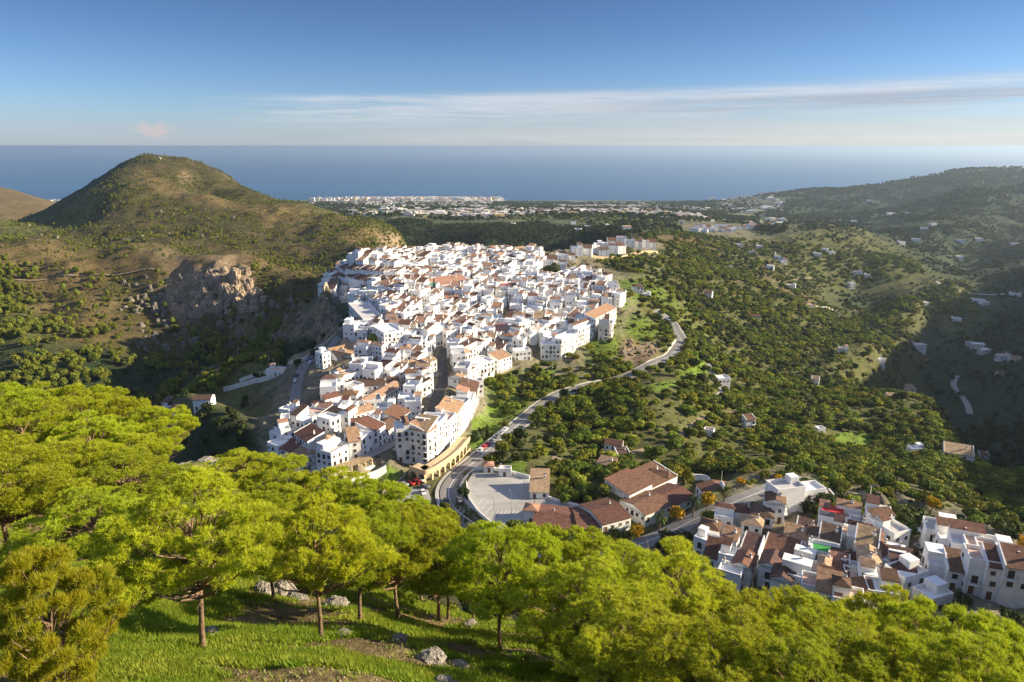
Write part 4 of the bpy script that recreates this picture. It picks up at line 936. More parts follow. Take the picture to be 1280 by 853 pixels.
# ------------------------------------------------------------------ the near barrio, hand placed
G2='white houses of the near barrio'
B0=len(HOUSES)
_hb=random.Random(31)
def hb(zx,zy,w,d,fl,deg,roof,tile,label,**k):
    if roof in('shed','gable') and w<10.5:
        w,d=(d*.86,w*.95); deg+=_hb.choice([0,0,0,90 if roof=='shed' else 0])*.0; k['extra']=_hb.uniform(0,1.6)
        if roof=='shed' and _hb.random()<.5: roof='gable'
    return hpt(860+zx/3.048,560+zy/3.048+ (14+fl*4),w*.84,d*.84,fl,deg,roof,tile,label,G2,**k)
for a in [
 (75,300,7,7,2,-25,'hip','brown','house with a pyramid roof above the curved terrace at the road corner of the barrio'),
 (60,370,9,6,2,-40,'flat','dark','lowest house at the road corner, with a curved white front and roof terrace'),
 (150,335,6,6,2,-30,'shed','orange','house with a bright orange roof slope, one house in from the curved front'),
 (275,250,8,8,2,-20,'hip','dark','house with a dark hip roof facing the palm lined road'),
 (325,215,8,8,2,-20,'gable','brown','brown gabled house beside the dark hip roof, on its far side'),
 (235,300,7,7,2,-25,'hip','tan','house with a tan hip roof just below the dark hip roof'),
 (205,255,6,6,2,-20,'hip','brown','small hip-roofed house between the road and the tan hip roof'),
 (130,265,7,6,2,-20,'loft','brown','house with a whitewashed dome chimney by the palm lined road'),
 (338,405,11,9,2,-32,'shed','brown','house with one wide red-brown roof slope and a big white gable'),
 (225,395,8,7,2,-32,'shed','dark','dark-roofed house just uphill of the wide red-brown slope'),
 (195,465,9,7,2,-32,'gable','brown','red-brown gabled house whose foot hides behind the pines'),
 (300,465,9,7,2,-32,'gable','dark','nearly black gable roof just below the wide red-brown slope'),
 (85,425,9,6,2,-25,'shed','brown','brown-roofed house below the curved front, half hidden by pines'),
 (150,420,7,6,2,-30,'flat','brown','small house with violet roof terrace between brown roofs'),
 (400,345,6,8,2,-28,'shed','orange','tall narrow roof of orange tile at the end of the long dark row'),
 (440,320,7,8,2,-28,'shed','dark','first house of the long dark row, next to the tall narrow roof'),
 (485,335,7,8,2,-28,'shed','dark','second house of the long dark row'),
 (530,352,7,8,2,-28,'shed','dark','third and last house of the long dark row'),
 (515,298,9,6,1,-28,'flat','brown','low white house holding the red court behind the long dark row'),
 (505,410,9,7,2,-25,'flat','brown','house with a violet-red roof terrace below the long dark row'),
 (425,445,6,6,2,-32,'loft','brown','small brown slope wedged below the wide red-brown one'),
 (470,488,8,7,2,-28,'loft','tan','white house with a small dusty pink roof next to the pines'),
 (600,440,9,7,2,-25,'hip','brown','house with a broad brown hip roof in the middle of the barrio'),
 (675,475,9,7,2,-25,'gable','tan','tan gable adjoining the broad brown hip roof'),
 (665,395,9,8,2,-30,'shed','tan','house with a worn tan slope above the broad brown hip roof'),
 (700,362,9,5,2,-30,'shed','brown','narrow brown roof strip above the worn tan slope'),
 (750,435,9,7,2,-25,'loft','dark','white house with small dark roof on the valley side of the worn tan slope'),
 (812,470,9,7,2,-20,'shed','dark','dark-roofed house at the lane with parked cars'),
 (560,490,8,7,2,-25,'shed','orange','orange-tiled house just above the pines, beside the pink roof'),
 (570,520,8,6,2,-25,'gable','brown','small brown gable at the very edge of the pines'),
 (645,525,8,7,2,-20,'loft','brown','house with brown terrace canopy next to the green terrace'),
 (712,525,9,7,2,-20,'loft','tan','last small tan roof before the white wall of the lane'),
 (625,485,7,6,2,-22,'flat','tan','house with the green turf terrace in the lower barrio'),
 (590,330,8,7,2,-28,'flat','dark','white house with two dark roof hatches above the red-brown roofs'),
 (640,345,7,7,2,-28,'loft','brown','white house with a brown loft beside the two dark hatches'),
 (540,265,9,7,2,-25,'flat','orange','highest flat white house of the barrio, facing the scrubby knoll'),
 (600,275,8,7,2,-25,'loft','orange','white house with orange strip roof along the knoll'),
 (655,295,8,7,2,-25,'flat','brown','white terrace house with blue awning on the knoll side'),
 (712,280,8,8,3,-25,'flat','brown','square white tower house with a grey slab roof at the knoll'),
 (760,310,8,7,2,10,'loft','brown','white house with roof pavilion next to the square tower house'),
 (800,350,7,8,3,20,'flat','brown','white house at the corner of the barrio over the stone bank'),
 (715,342,9,6,2,-28,'flat','brown','white house with the green court on its roof'),
 (770,395,8,8,2,15,'shed','brown','brown-roofed corner house right above the stone bank'),
 (860,490,9,7,2,20,'flat','tan','white walled yard house beside the lane with parked cars'),
 (910,520,9,7,1,20,'flat','tan','low white house at the foot of the terraced white block'),
 (965,545,8,6,1,20,'flat','tan','last low white house down the lane among pines'),
 (478,545,8,7,2,-25,'flat','brown','flat white roof at the very edge of the pines, below the pink roof'),
 (525,560,8,7,2,-25,'shed','orange','orange slope at the edge of the pines beside the flat white roof'),
 (605,570,8,7,2,-22,'loft','brown','white roof terrace at the edge of the pines below the small brown gable'),
 (668,575,8,7,2,-20,'shed','brown','brown slope deepest among the pine tops'),
 (735,570,8,7,2,-15,'flat','brown','white box house by the lane wall among the pine tops'),
 (395,490,8,7,2,-30,'loft','brown','white roof terrace between the black gable and the pink roof'),
 (345,520,8,7,2,-30,'shed','dark','dark slope touching the pine tops below the black gable'),
 (150,480,7,6,2,-30,'flat','brown','small white roof terrace touching the pine tops by the red-brown gable'),
 ]: hb(*a)
# big blank white house by the road end and its wing
r=hb(385,175,12,8,3,14,'flat','brown','tall blank white wall house standing alone above the barrio'); r['dens']=.1
hb(470,150,12,7,2,14,'flat','grey','flat white wing with roof terraces behind the tall blank wall')
hb(525,175,11,6,1,14,'shed','dark','low dark-roofed white wing at the end of the tall blank wall house')
# terraced block to the right
for i,(zx,zy,fl,lb) in enumerate([(955,324,2,'top house of the terraced white block, with a brown sloping canopy'),(1010,344,2,'second house down the terraced white block, with chimneys in a row'),(1062,364,2,'third house down the terraced white block, behind the wide canopy'),(1115,384,2,'fourth house down the terraced white block, with a rooftop stair hut'),(1165,406,2,'fifth and last house of the upper terraced white row')]):
    hb(zx,zy,9,9,fl,-24,['loft','flat','loft','flat','flat'][i],'brown',lb)
for i,(zx,zy,fl,rf,lb) in enumerate([(985,459,2,'loft','front house of the terraced block with narrow dark skylights'),(1060,474,2,'shed','front house of the terraced block with pink stair hut'),(1130,499,3,'flat','tall front house of the terraced block with a long blank wall'),(1200,514,3,'shed','brown-roofed front house near the lowest end of the terraced block'),(1262,534,3,'shed','lowest front house of the terraced block, cut by the photo edge')]):
    hb(zx,zy,10.6,8,fl,-20,rf,'brown',lb)
# --- old sugar-house complex along the lower road
G3='brown-roofed halls along the lower road'
def hs(*a,**k):
    r=hseg(*a,name='hall',**k); r['group']=G3; return r
hs(664,668,694,672,15,1,'gable','brown','low hall with a long brown roof joined to the plaza gate tower',extra=.5)
hs(694,672,722,675,15,1,'gable','brown','middle hall of the curved brown roof, with a tan ridge seam',extra=.5)
hs(722,675,752,674,15,1,'gable','brown','hall of the curved brown roof with an arched porch',extra=.5)
hs(752,674,788,664,15,1,'gable','brown','last hall of the curved brown roof, meeting the tall white gable',extra=.3)
hs(806,660,838,646,13,1,'gable','brown','hall with the tallest white gable end and a broad brown roof',extra=.3)
hs(838,646,868,633,13,1,'gable','brown','hall with a white rib across its brown roof, behind the yellow tree',extra=.3)
hs(868,633,893,622,12,1,'gable','brown','far hall of the complex whose white gable faces the orchard',extra=.3)
hs(786,634,814,621,12,1,'shed','brown','low lean-to hall with a brown roof against the terrace walk',extra=1.2)
hs(814,621,846,607,12,1,'shed','brown','second lean-to hall against the terrace walk, near the white gate house',extra=1.2)
G4='white buildings round the plaza'
hpt(663,655,5,5,1,-12,'hip','orange','white gate tower with an orange pyramid roof at the plaza corner',G4,name='gate_tower',extra=2.2)
hpt(674,624,7,12,1,-4,'shed','tan','plaza pavilion with one tan roof slope and a tall white end wall',G4,name='pavilion')
hpt(611,592,4,4,1,5,'hip','orange','small plaza kiosk with an orange pyramid roof',G4,name='kiosk')
hpt(631,597,5,3,1,-3,'flat','tan','low white pergola house at the far side of the plaza',G4,name='pavilion')
hpt(823,606,7,6,1,-20,'gable','white','white gate house with a gabled parapet on the terrace walk',G4,name='gate_house',extra=1.2)
BARRIO_END=len(HOUSES)
# --- flats further up the spine, villas among the orchards and across the valley
G5='white flats on the far ridge'
for i,(u,v,fl) in enumerate([(722,321,3),(733,320,3),(744,318,3),(755,322,3),(766,320,3),(777,318,3),(787,311,3),(796,311,3),(805,311,3),(814,312,3),(703,329,2),(712,325,2),(700,338,2),(690,333,2),(684,337,2),(740,312,2),(753,310,2),(765,307,2),(777,305,2)]):
    r=hpt(u,v,12,10,fl,[10,-12,25][i%3] if i<6 else -4,['loft','shed','flat','gable'][i%4],'brown',None,G5,faces='fr')
G6='scattered villas among the orchards'
VIL=[(766,570,8,6,2,'gable','brown','brown-roofed stone and white farmhouse alone in the orchard below the road'),(780,575,6,5,1,'shed','dark','grey-roofed annex beside the orchard farmhouse'),(756,588,7,5,1,'shed','tan','low shed with pale wall below the orchard farmhouse'),
(798,367,9,8,2,'hip','brown','villa with terraces on the edge of the village slope'),(807,373,7,6,1,'flat','tan','annex of the villa on the edge of the village slope'),
(905,484,9,7,2,'flat','orange','white villa at the end of the spur lane'),(884,372,10,6,2,'shed','brown','brown-roofed cottage on the olive slope'),(912,337,11,8,1,'flat','brown','white cottage by the reservoir on the far ridge'),
(943,399,12,7,1,'gable','brown','long cottage with pale roof on the terraced slope'),(1012,388,12,10,2,'hip','tan','white villa beside the long retaining wall'),(988,361,13,8,2,'flat','tan','large white villa with stepped terraces on the hill'),(1073,345,16,9,2,'flat','tan','white villa cluster house near the valley head'),(1084,349,10,8,2,'flat','brown','smaller villa beside the valley head cluster'),(1065,362,12,9,3,'flat','orange','tall villa with a red roof band below the valley head'),
(962,338,12,8,2,'loft','tan','white villa with blue trim in the upper hamlet'),(950,312,12,8,2,'flat','tan','white villa at the top of the upper hamlet'),(972,325,12,8,2,'flat','brown','white villa in the middle of the upper hamlet'),(980,331,13,9,2,'loft','brown','white villa at the valley edge of the upper hamlet'),(966,318,9,8,1,'gable','brown','cottage between the villas of the upper hamlet'),(940,320,10,8,2,'flat','tan','villa set back from the upper hamlet'),
(1022,322,14,9,2,'flat','tan','white terraced villa on the far shoulder of the hill'),(1040,320,13,8,2,'flat','tan','long white villa on the far shoulder of the hill'),(1030,316,12,9,2,'loft','brown','villa behind the long white one on the far shoulder'),(925,310,11,8,2,'flat','tan','villa hidden in pines under the white terrace town'),
(1054,443,9,7,2,'flat','tan','lone white cottage in the mid orchard'),(1100,456,13,8,1,'flat','brown','white farmhouse on the rim of the shaded valley'),(1018,482,6,5,2,'shed','tan','tiny white hut in the middle of the dense orchard'),(1137,496,14,10,1,'shed','tan','white villa with curved roof on the orchard spur'),(1119,499,11,7,1,'gable','tan','beige farmhouse beside the curved white villa'),
(1027,543,5,4,1,'flat','tan','tiny white hut by the bright green meadow'),(1197,577,14,9,2,'shed','tan','white villa with a sloping roof near the shaded gorge'),(1148,567,8,5,1,'flat','tan','white pool house on the orchard spur'),(1230,574,7,6,1,'shed','brown','small cottage on the rim of the shaded gorge'),
(938,537,6,5,2,'shed','brown','brown hut half hidden in the orchard trees'),(885,545,5,4,1,'flat','tan','small pale hut in the orchard below the spur lane'),
(1150,440,16,9,2,'flat','tan','white house where the winding valley road begins'),(1222,437,18,10,2,'flat','brown','large white house in the shaded valley'),(1233,443,14,9,2,'flat','tan','white house beside the large one in the shaded valley'),(1212,434,11,8,2,'flat','tan','white house at the bend above the large valley house'),(1258,450,18,10,2,'flat','brown','brown and white farm in the shaded valley'),(1270,453,14,9,1,'shed','tan','white farm with a long roof at the photo edge of the shaded valley'),(1255,470,12,8,1,'shed','brown','brown shed below the white farm of the shaded valley'),
(1222,380,20,11,2,'flat','tan','white house at the rim of the green shelf across the valley'),(1232,383,14,9,2,'flat','tan','pale house beside the rim house across the valley'),(1270,372,16,10,2,'flat','tan','grey house cut by the photo edge across the valley'),(1157,384,12,8,2,'flat','tan','white house by the stream crossing'),(1195,402,14,9,1,'flat','brown','small white house on the hazy lower bank'),(1200,325,18,11,2,'flat','tan','white villa in the hazy side valley'),
(1145,303,22,12,2,'flat','tan','white villa on the hazy slope across the valley'),(1128,306,16,10,2,'flat','brown','smaller villa beside the one on the hazy slope'),(1200,304,24,12,2,'flat','tan','pair house on the hazy slope, upper one'),(1225,303,20,12,2,'flat','tan','long white house on the hazy slope near the green plot'),(1270,307,22,12,2,'flat','tan','white house by the green plot at the photo edge'),(1115,268,26,14,2,'flat','tan','white villa high on the hazy far hill'),(1135,268,20,12,2,'flat','tan','second villa high on the hazy far hill'),(1068,279,22,12,2,'flat','tan','white house at the foot of the hazy far hill'),(1048,277,22,12,2,'flat','tan','low white house below the far hill saddle'),(1168,282,20,12,2,'flat','tan','white house on the middle of the hazy hill'),(1155,287,20,12,2,'flat','tan','paler house just below the one on the middle of the hazy hill'),(1232,230,34,16,2,'flat','tan','long pale house near the skyline of the farthest hill'),(1215,236,26,14,2,'flat','tan','pale house under the skyline of the farthest hill'),(1268,222,30,14,2,'flat','tan','pale villa on the skyline slope at the photo edge'),(1133,238,30,15,2,'flat','tan','white villa row house on the farthest hill shoulder'),(1088,252,28,14,2,'flat','tan','white villa where the farthest hill dips'),
(210,515,10,8,2,'shed','dark','white farmhouse of the gorge with a sloping dark roof'),(203,519,8,7,1,'flat','tan','low white wing of the gorge farmhouse on the gully side'),(222,520,10,6,1,'gable','dark','long white outbuilding of the gorge farmhouse'),(253,510,9,7,2,'gable','dark','white changing house under the sports court'),(345,471,14,7,1,'flat','tan','white storage building beside the road below the sports court'),
(700,322,8,6,1,'flat','tan','white cabin at the rim of the dark gorge'),(880,291,14,9,2,'flat','tan','ridge cottage below the white terrace town'),(898,264,20,12,2,'flat','tan','white villa on the pine ridge toward the coast'),(852,279,14,10,2,'gable','tan','farmhouse with a light roof on the pine ridge'),(784,290,16,11,3,'gable','tan','tall cream villa on the pine ridge'),(760,285,12,9,2,'flat','tan','white villa just below the tall cream villa'),(735,286,14,9,2,'flat','brown','blue-white villa in the pines above the dark gorge'),(722,290,14,9,2,'flat','tan','long white villa in the pines above the dark gorge'),(717,281,12,9,2,'flat','tan','white villa behind the long one in the pines'),(640,281,12,8,1,'flat','tan','lone white house in the wood across the dark gorge'),(668,284,12,8,1,'gable','brown','brown-roofed house in the wood across the dark gorge'),(830,274,16,10,2,'flat','tan','white villa on the plateau by the pines'),(850,273,14,10,2,'gable','tan','second villa on the plateau by the pines'),(812,268,14,10,2,'flat','tan','pale house on the plateau nearer the coast')]
for i,a in enumerate(VIL):
    u,v,w,d,fl,rf,tl,lb=a
    r=hpt(u,v,w,d,fl,[-15,12,-28,5][i%4],rf,tl,lb,G6,name='villa',faces='frl',dens=.8)
G7='white terrace town on the ridge toward the coast'
for i in range(26):
    u=868+i*3.4+random.uniform(-1,1); v=(290 if i<16 else 287)-(i%2)*3+random.uniform(-.8,.8)-max(0,i-16)*.15
    if i>=16: u=930+(i-16)*4.2
    r=hpt(u,v,16,10,3 if i<12 else 2,-6+random.uniform(-8,8),random.choice(['flat','loft','shed']),'brown',None,G7,faces='f',windows=i<14)
# ------------------------------------------------------------------ link: the 300 houses that show largest as things, the rest as one mass
LMV=[('the tall cypress',589,357),('the crossroads park tree',690,334),('the yellow-green tree',611,365),('the green play court',541,378),('the orange-leaved tree',523,370),('the long school roof',428,432),('the dark curving street',551,478),('the turret house',415,565),('the long tan roof',480,500),('the slender mast',499,335),('the arcaded terrace row',550,550),('the red canopy',630,385),('the parking court tree',471,425),('the far ridge flats',760,312),('the arid hill foot',412,350),('the village garden wedge',700,400),('the red-edged roof',450,465),('the stone gorge wall',425,372),('the village skyline',640,318),('the cliff-edge houses',720,425),('the plain white cube',613,385),('the upper park hedge',650,343)]
def roofword(r):
    if r['roof']=='flat': return 'flat-roofed white house'
    if r['roof']=='loft': return 'white terraced-roof house'
    return 'white house, %s %s roof'%(r['tile'],{'shed':'sloping','gable':'gabled','hip':'hipped'}[r['roof']])
V=[r for i,r in enumerate(HOUSES)]
for r in HOUSES:
    u,v,f=project(r['x'],r['y'],r['z']+r['hz']); r['u'],r['v'],r['f']=u,v,f
    r['size']=max(r['w'],r['d'])*(r['hz'])/f**2*(1 if -15<u<1295 else .01)
hs_=sorted([r for r in HOUSES if r['name']=='house'],key=lambda r:-r['size']+(-9 if r.get('label') else 0))
keep_=hs_[:300]; rest=hs_[300:]
print('houses kept',len(keep_),'rest',len(rest))
lab_items=[]
for r in HOUSES:
    if r in rest: continue
    if r['f']>900 : r['windows']=r['windows'] and r['name']=='villa' and r['f']<1500
    if r['f']>520 and r['name']=='house': r['dens']*=.8
    o=realise(r)
    tag(o,r.get('label'),{'villa':'villa','apartment_building':'apartment building','hall':'hall','pavilion':'pavilion','kiosk':'kiosk','gate_tower':'tower','gate_house':'gate house'}.get(r['name'],'house'),r.get('group','white houses of the hill village'))
    if not r.get('label'):
        if r.get('group')==G7: lab_items.append((o,(r['x'],r['y'],r['z']),'small white block in the distant ridge terrace town',1))
        else: lab_items.append((o,(r['x'],r['y'],r['z']+r['hz']),roofword(r),0))
label_by_landmark([(a,b,c) for a,b,c,k in lab_items if k==0],LMV,'{ord} {cl} {rel}')
label_by_landmark([(a,b,c) for a,b,c,k in lab_items if k==1],[('the sandy track into it',900,290)],'{ord} {cl}, {rel}')
def merge(recs,name):
    big=MB()
    for r in recs:
        c,s_=math.cos(r['rz']),math.sin(r['rz'])
        for mb in (r['wb'],r['rb']):
            o=len(big.v); big.v+=[(r['x']+p[0]*c-p[1]*s_,r['y']+p[0]*s_+p[1]*c,r['z']+p[2]) for p in mb.v]
            ks=[big.mi(m_) for m_ in mb.mats]
            for f_,m_ in zip(mb.f,mb.m): big.f.append(tuple(i+o for i in f_)); big.m.append(ks[m_])
        w,d=r['w'],r['d']
        for fl in range(r['floors']):
            for t in (-w/4,w/4):
                q=[(t-.4,-d/2-.03),(t+.4,-d/2-.03)]
                zz=r['z']+fl*r['fh']+1
                pts=[(r['x']+a*c-b_*s_,r['y']+a*s_+b_*c) for a,b_ in q]
                big.add([(pts[0][0],pts[0][1],zz),(pts[1][0],pts[1][1],zz),(pts[1][0],pts[1][1],zz+1.2),(pts[0][0],pts[0][1],zz+1.2)],[(0,1,2,3)],M_GLASS)
    return big.mesh(name)
if rest: tag(link('village_houses',merge(rest,'village_houses')),'dense mass of small white houses filling the upper end of the village','houses',kind='stuff')
# coastal town and plain hamlets: far too many to count
def town(name,label,spots,seed,tall=.3):
    b=MB(); r_=random.Random(seed)
    for (x,y,w,d,h) in spots:
        z=max(0,float(H(x,y))); a=r_.uniform(-.3,.3); c,s_=math.cos(a),math.sin(a)
        q=[(-w/2,-d/2),(w/2,-d/2),(w/2,d/2),(-w/2,d/2)]; q=[(x+p*c-t*s_,y+p*s_+t*c) for p,t in q]
        b.prism(q,z-2,z+h,r_.choice([M_WHITE,M_WHITE,M_WHITE2,M_CREAM])); 
        if r_.random()<.3: b.prism([((p[0]-x)*.6+x,(p[1]-y)*.6+y) for p in q],z+h+.02,z+h+3,M_WHITE2)
        elif r_.random()<.5: b.prism(q,z+h+.05,z+h+.6,M_TO)
    tag(link(name,b.mesh(name)),label,'town',kind='stuff')
r_=random.Random(8); sp=[]
for i in range(3600):
    u=r_.triangular(385,632,560); Y=r_.uniform(4300,5600) if r_.random()<.7 else r_.uniform(4900,5560); 
    s_,_=ray(u,255); 
    if Y<4900 and r_.random()<.6: continue
    h=r_.choice([10,14,18,24,32]) if Y>5150 else r_.choice([5,7,9]); sp.append((s_*Y,Y,r_.uniform(14,40),r_.uniform(12,20),h))
for i in range(50):
    s_,_=ray(r_.uniform(40,80),255); Y=r_.uniform(5000,5500); sp.append((s_*Y,Y,22,16,r_.choice([8,12,16])))
for i in range(70):
    s_,_=ray(r_.triangular(860,1000,960),255); Y=r_.uniform(4700,5300); sp.append((s_*Y,Y,20,14,r_.choice([6,8,26])))
town('coastal_town','white resort town spread along the shore below the sea horizon',sp,3)
sp=[]
for i in range(3000):
    u=r_.uniform(420,980); Y=math.exp(r_.uniform(math.log(2100),math.log(4800))); s_,_=ray(u,262)
    if fbm(np.array(s_*Y/400.),np.array(Y/400.),7,3)<-.03: continue
    sp.append((s_*Y,Y,r_.uniform(12,42),r_.uniform(10,18),r_.choice([5,7,9])))
for i in range(120):
    u=r_.uniform(440,600); Y=r_.uniform(3300,4000); s_,_=ray(u,262); sp.append((s_*Y,Y,r_.uniform(12,60),12,6))
town('plain_hamlets','scattered white houses and sheds on the plain between the gorge and the shore',sp,4)
# ------------------------------------------------------------------ road sheets, squares, walls
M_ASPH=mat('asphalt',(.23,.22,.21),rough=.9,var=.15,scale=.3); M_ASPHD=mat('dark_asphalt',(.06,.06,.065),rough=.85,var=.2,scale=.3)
M_TRACK=mat('dirt_track',(.27,.21,.14),rough=.95,var=.25,scale=.4); M_PAVE=mat('paving',(.34,.32,.30),rough=.9,var=.15,scale=.5)
M_LINE=mat('road_paint',(.75,.75,.72),rough=.7)
def strip(c,z,w,dz,off=0.0):
    t=np.gradient(c,axis=0); t/=np.linalg.norm(t,axis=1)[:,None]+1e-9; nrm=np.stack([-t[:,1],t[:,0]],1)
    K=5; rows=[]
    for k in range(K):
        o=off+w*(2*k/(K-1)-1); p=c+nrm*o; rows.append(np.column_stack([p,np.maximum(z,H(p[:,0],p[:,1])-(.0 if w<.5 else .05))+dz]))
    v=np.stack(rows,1).reshape(-1,3); n=len(c); f=[]
    for i in range(n-1):
        for k in range(K-1): a=i*K+k; f.append((a,a+1,a+K+1,a+K))
    return v,np.array(f)
def flip_up(v,f):
    a,b_,c_=v[f[:,0]],v[f[:,1]],v[f[:,2]]; nz=np.cross(b_-a,c_-a)[:,2]; f=f.copy(); f[nz<0]=f[nz<0][:,::-1]; return f
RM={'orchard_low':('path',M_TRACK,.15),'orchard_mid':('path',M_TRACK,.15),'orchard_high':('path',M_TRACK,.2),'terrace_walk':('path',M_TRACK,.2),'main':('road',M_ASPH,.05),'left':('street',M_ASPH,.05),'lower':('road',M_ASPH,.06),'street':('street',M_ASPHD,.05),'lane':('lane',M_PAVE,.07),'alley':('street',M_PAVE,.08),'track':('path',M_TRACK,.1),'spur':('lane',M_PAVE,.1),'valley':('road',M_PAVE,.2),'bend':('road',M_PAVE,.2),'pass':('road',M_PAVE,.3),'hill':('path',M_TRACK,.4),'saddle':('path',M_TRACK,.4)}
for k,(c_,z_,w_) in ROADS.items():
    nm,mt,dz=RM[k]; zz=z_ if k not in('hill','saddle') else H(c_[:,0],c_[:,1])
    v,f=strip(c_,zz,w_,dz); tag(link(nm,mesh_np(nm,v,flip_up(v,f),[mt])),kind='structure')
for k,offs in (('main',(0,)),('lower',(0,))):
    c_,z_,w_=ROADS[k]
    for o_ in offs:
        v,f=strip(c_,z_,.12,.075,o_); tag(link('road_marking',mesh_np('road_marking',v,flip_up(v,f),[M_LINE])),kind='structure')
# kerb and pale footway along the main road
c_,z_,w_=ROADS['main']; v,f=strip(c_,z_,.7,.19,4.5); tag(link('pavement',mesh_np('pavement',v,flip_up(v,f),[M_CONC])),kind='structure')
v,f=strip(c_,z_,.7,.19,-4.5); tag(link('pavement',mesh_np('pavement',v,flip_up(v,f),[M_CONC])),kind='structure')
def slab(name,xy,z,mt,h=.0,kind='structure'):
    b=MB(); b.prism([tuple(p[:2]) for p in xy],z-1.2,z+.02,mt); me=b.mesh(name); o=link(name,me); 
    return tag(o,kind=kind)
def ccw(p):
    a=sum(p[i][0]*p[(i+1)%len(p)][1]-p[(i+1)%len(p)][0]*p[i][1] for i in range(len(p))); return p if a>0 else p[::-1]
slab('plaza',ccw([tuple(p) for p in plaza_xy]),ZPL+.12,mat('worn_concrete',(.40,.38,.35),rough=.9,var=.22,scale=.09,col2=(.47,.45,.42)))
def pz(u,v,z): s_,t_=ray(u,v); Y=(z-ZC)/t_; return np.array([s_*Y,Y])
for i in range(11):
    a=pz(598+i*5.0,646-(0 if i>3 else (3-i)*5),ZPL+.12); d_=np.array([.35,1.0])*4.6; b=MB(); n_=np.array([1,-.35])*.07
    b.add([(*(a-n_),0),(*(a+n_),0),(*(a+d_+n_),0),(*(a+d_-n_),0)],[(0,1,2,3)],M_LINE); o=link('road_marking',b.mesh('bay_line'),None,(0,0,ZPL+.146)); tag(o,kind='structure')
slab('car_park',ccw([tuple(p) for p in carp_xy]),ZCP+.02,M_PAVE)
slab('sports_ground',ccw([tuple(p) for p in court_xy]),ZCO+.1,mat('red_court',(.42,.20,.17),rough=.9,var=.08,scale=.2))
tw=[W(u,v)[:2] for u,v in [(668,620),(700,634),(745,634),(785,622),(815,608),(845,598),(852,604),(800,628),(765,642),(700,646),(668,640)]]
slab('terrace',ccw(tw),ZPL+.0,M_PAVE)
def wall_line(name,px,h,t,mt,label,cat='wall',z=None,pts=None,group=None,step=2.0,below=1.5,cap=None):
    pts=pts or [W(u,v)[:2] for u,v in px]; c=polyline([tuple(p) for p in pts],step); c=smooth(c,2); b=MB()
    tt=np.gradient(c,axis=0); tt/=np.linalg.norm(tt,axis=1)[:,None]; nn_=np.stack([-tt[:,1],tt[:,0]],1)*t/2
    zz=H(c[:,0],c[:,1]) if z is None else np.full(len(c),float(z)); zz=smooth(zz,3)
    A_=c-nn_;B_=c+nn_; n=len(c); vs=[]
    for i in range(n): vs+=[(*A_[i],zz[i]-below),(*B_[i],zz[i]-below),(*B_[i],zz[i]+h),(*A_[i],zz[i]+h)]
    fs=[]
    for i in range(n-1):
        a=4*i;d_=a+4
        fs+=[(a,d_,d_+3,a+3),(a+1,a+2,d_+2,d_+1),(a+3,d_+3,d_+2,a+2)]
    fs+=[(0,3,2,1),(4*n-4,4*n-3,4*n-2,4*n-1)]
    b.add(vs,fs,mt); o=link(name,b.mesh(name)); tag(o,label,cat,group); return o,c,zz
wall_line('boundary_wall',[(583,605),(585,625),(598,643),(625,666)],1.0,.3,M_WHITE,'low curved white wall holding the plaza above the road bend',z=ZPL+.1)
wall_line('boundary_wall',[(592,589),(612,588),(632,592),(662,600)],1.6,.35,M_WHITE,'white wall with kiosks along the far side of the plaza',z=ZPL+.1)
wall_line('boundary_wall',[(666,618),(700,633),(745,633),(785,621),(815,607),(846,597)],.9,.3,M_WHITE,'white parapet of the terrace walk above the orchard',z=ZPL)
wall_line('boundary_wall',[(862,600),(885,600),(905,615)],2.4,.35,M_WHITE,'white wall wrapping the far end of the brown-roofed halls')
wall_line('retaining_wall',[(436,612),(465,600),(483,590)],3.2,.6,M_WHITE,'white retaining wall below the pergola terrace',below=3,)
wall_line('retaining_wall',[(478,618),(500,604),(507,596)],1.4,.5,M_STONE,'rubble wall between the lawn and the car park')
wall_line('retaining_wall',[(405,368),(425,368),(441,371)],5,.8,M_STONE,'tall stone retaining wall under the blue-shaded rows',below=9)
wall_line('retaining_wall',[(385,497),(410,492),(432,500)],5,1,M_STONE,'old ochre stone wall over the garden by the west lane',below=3)
wall_line('retaining_wall',[(338,475),(310,482),(280,490)],3.2,.6,M_WHITE2,'pale terrace wall below the sports court')
wall_line('retaining_wall',[(365,500),(366,520),(366,540)],1.2,.4,M_CONC,'grey parapet along the gorge side street')
wall_line('retaining_wall',[(430,412),(405,434),(380,452),(300,478)],2.4,.4,M_WHITE2,'pale parapet running down from the school to the sports court')
wall_line('retaining_wall',[(598,470),(640,462),(700,460)],1.3,.5,M_STONE,'stone terrace edge beneath the valley-side houses')
wall_line('retaining_wall',[(1010,382),(1030,385),(1050,388)],1.6,3,M_WHITE2,'long pale retaining wall beside the villa on the terraced slope',below=2)
wall_line('retaining_wall',[(735,320),(760,324),(822,317)],2.5,.8,M_CREAM,'ochre bank wall under the white flats of the far ridge',below=4)
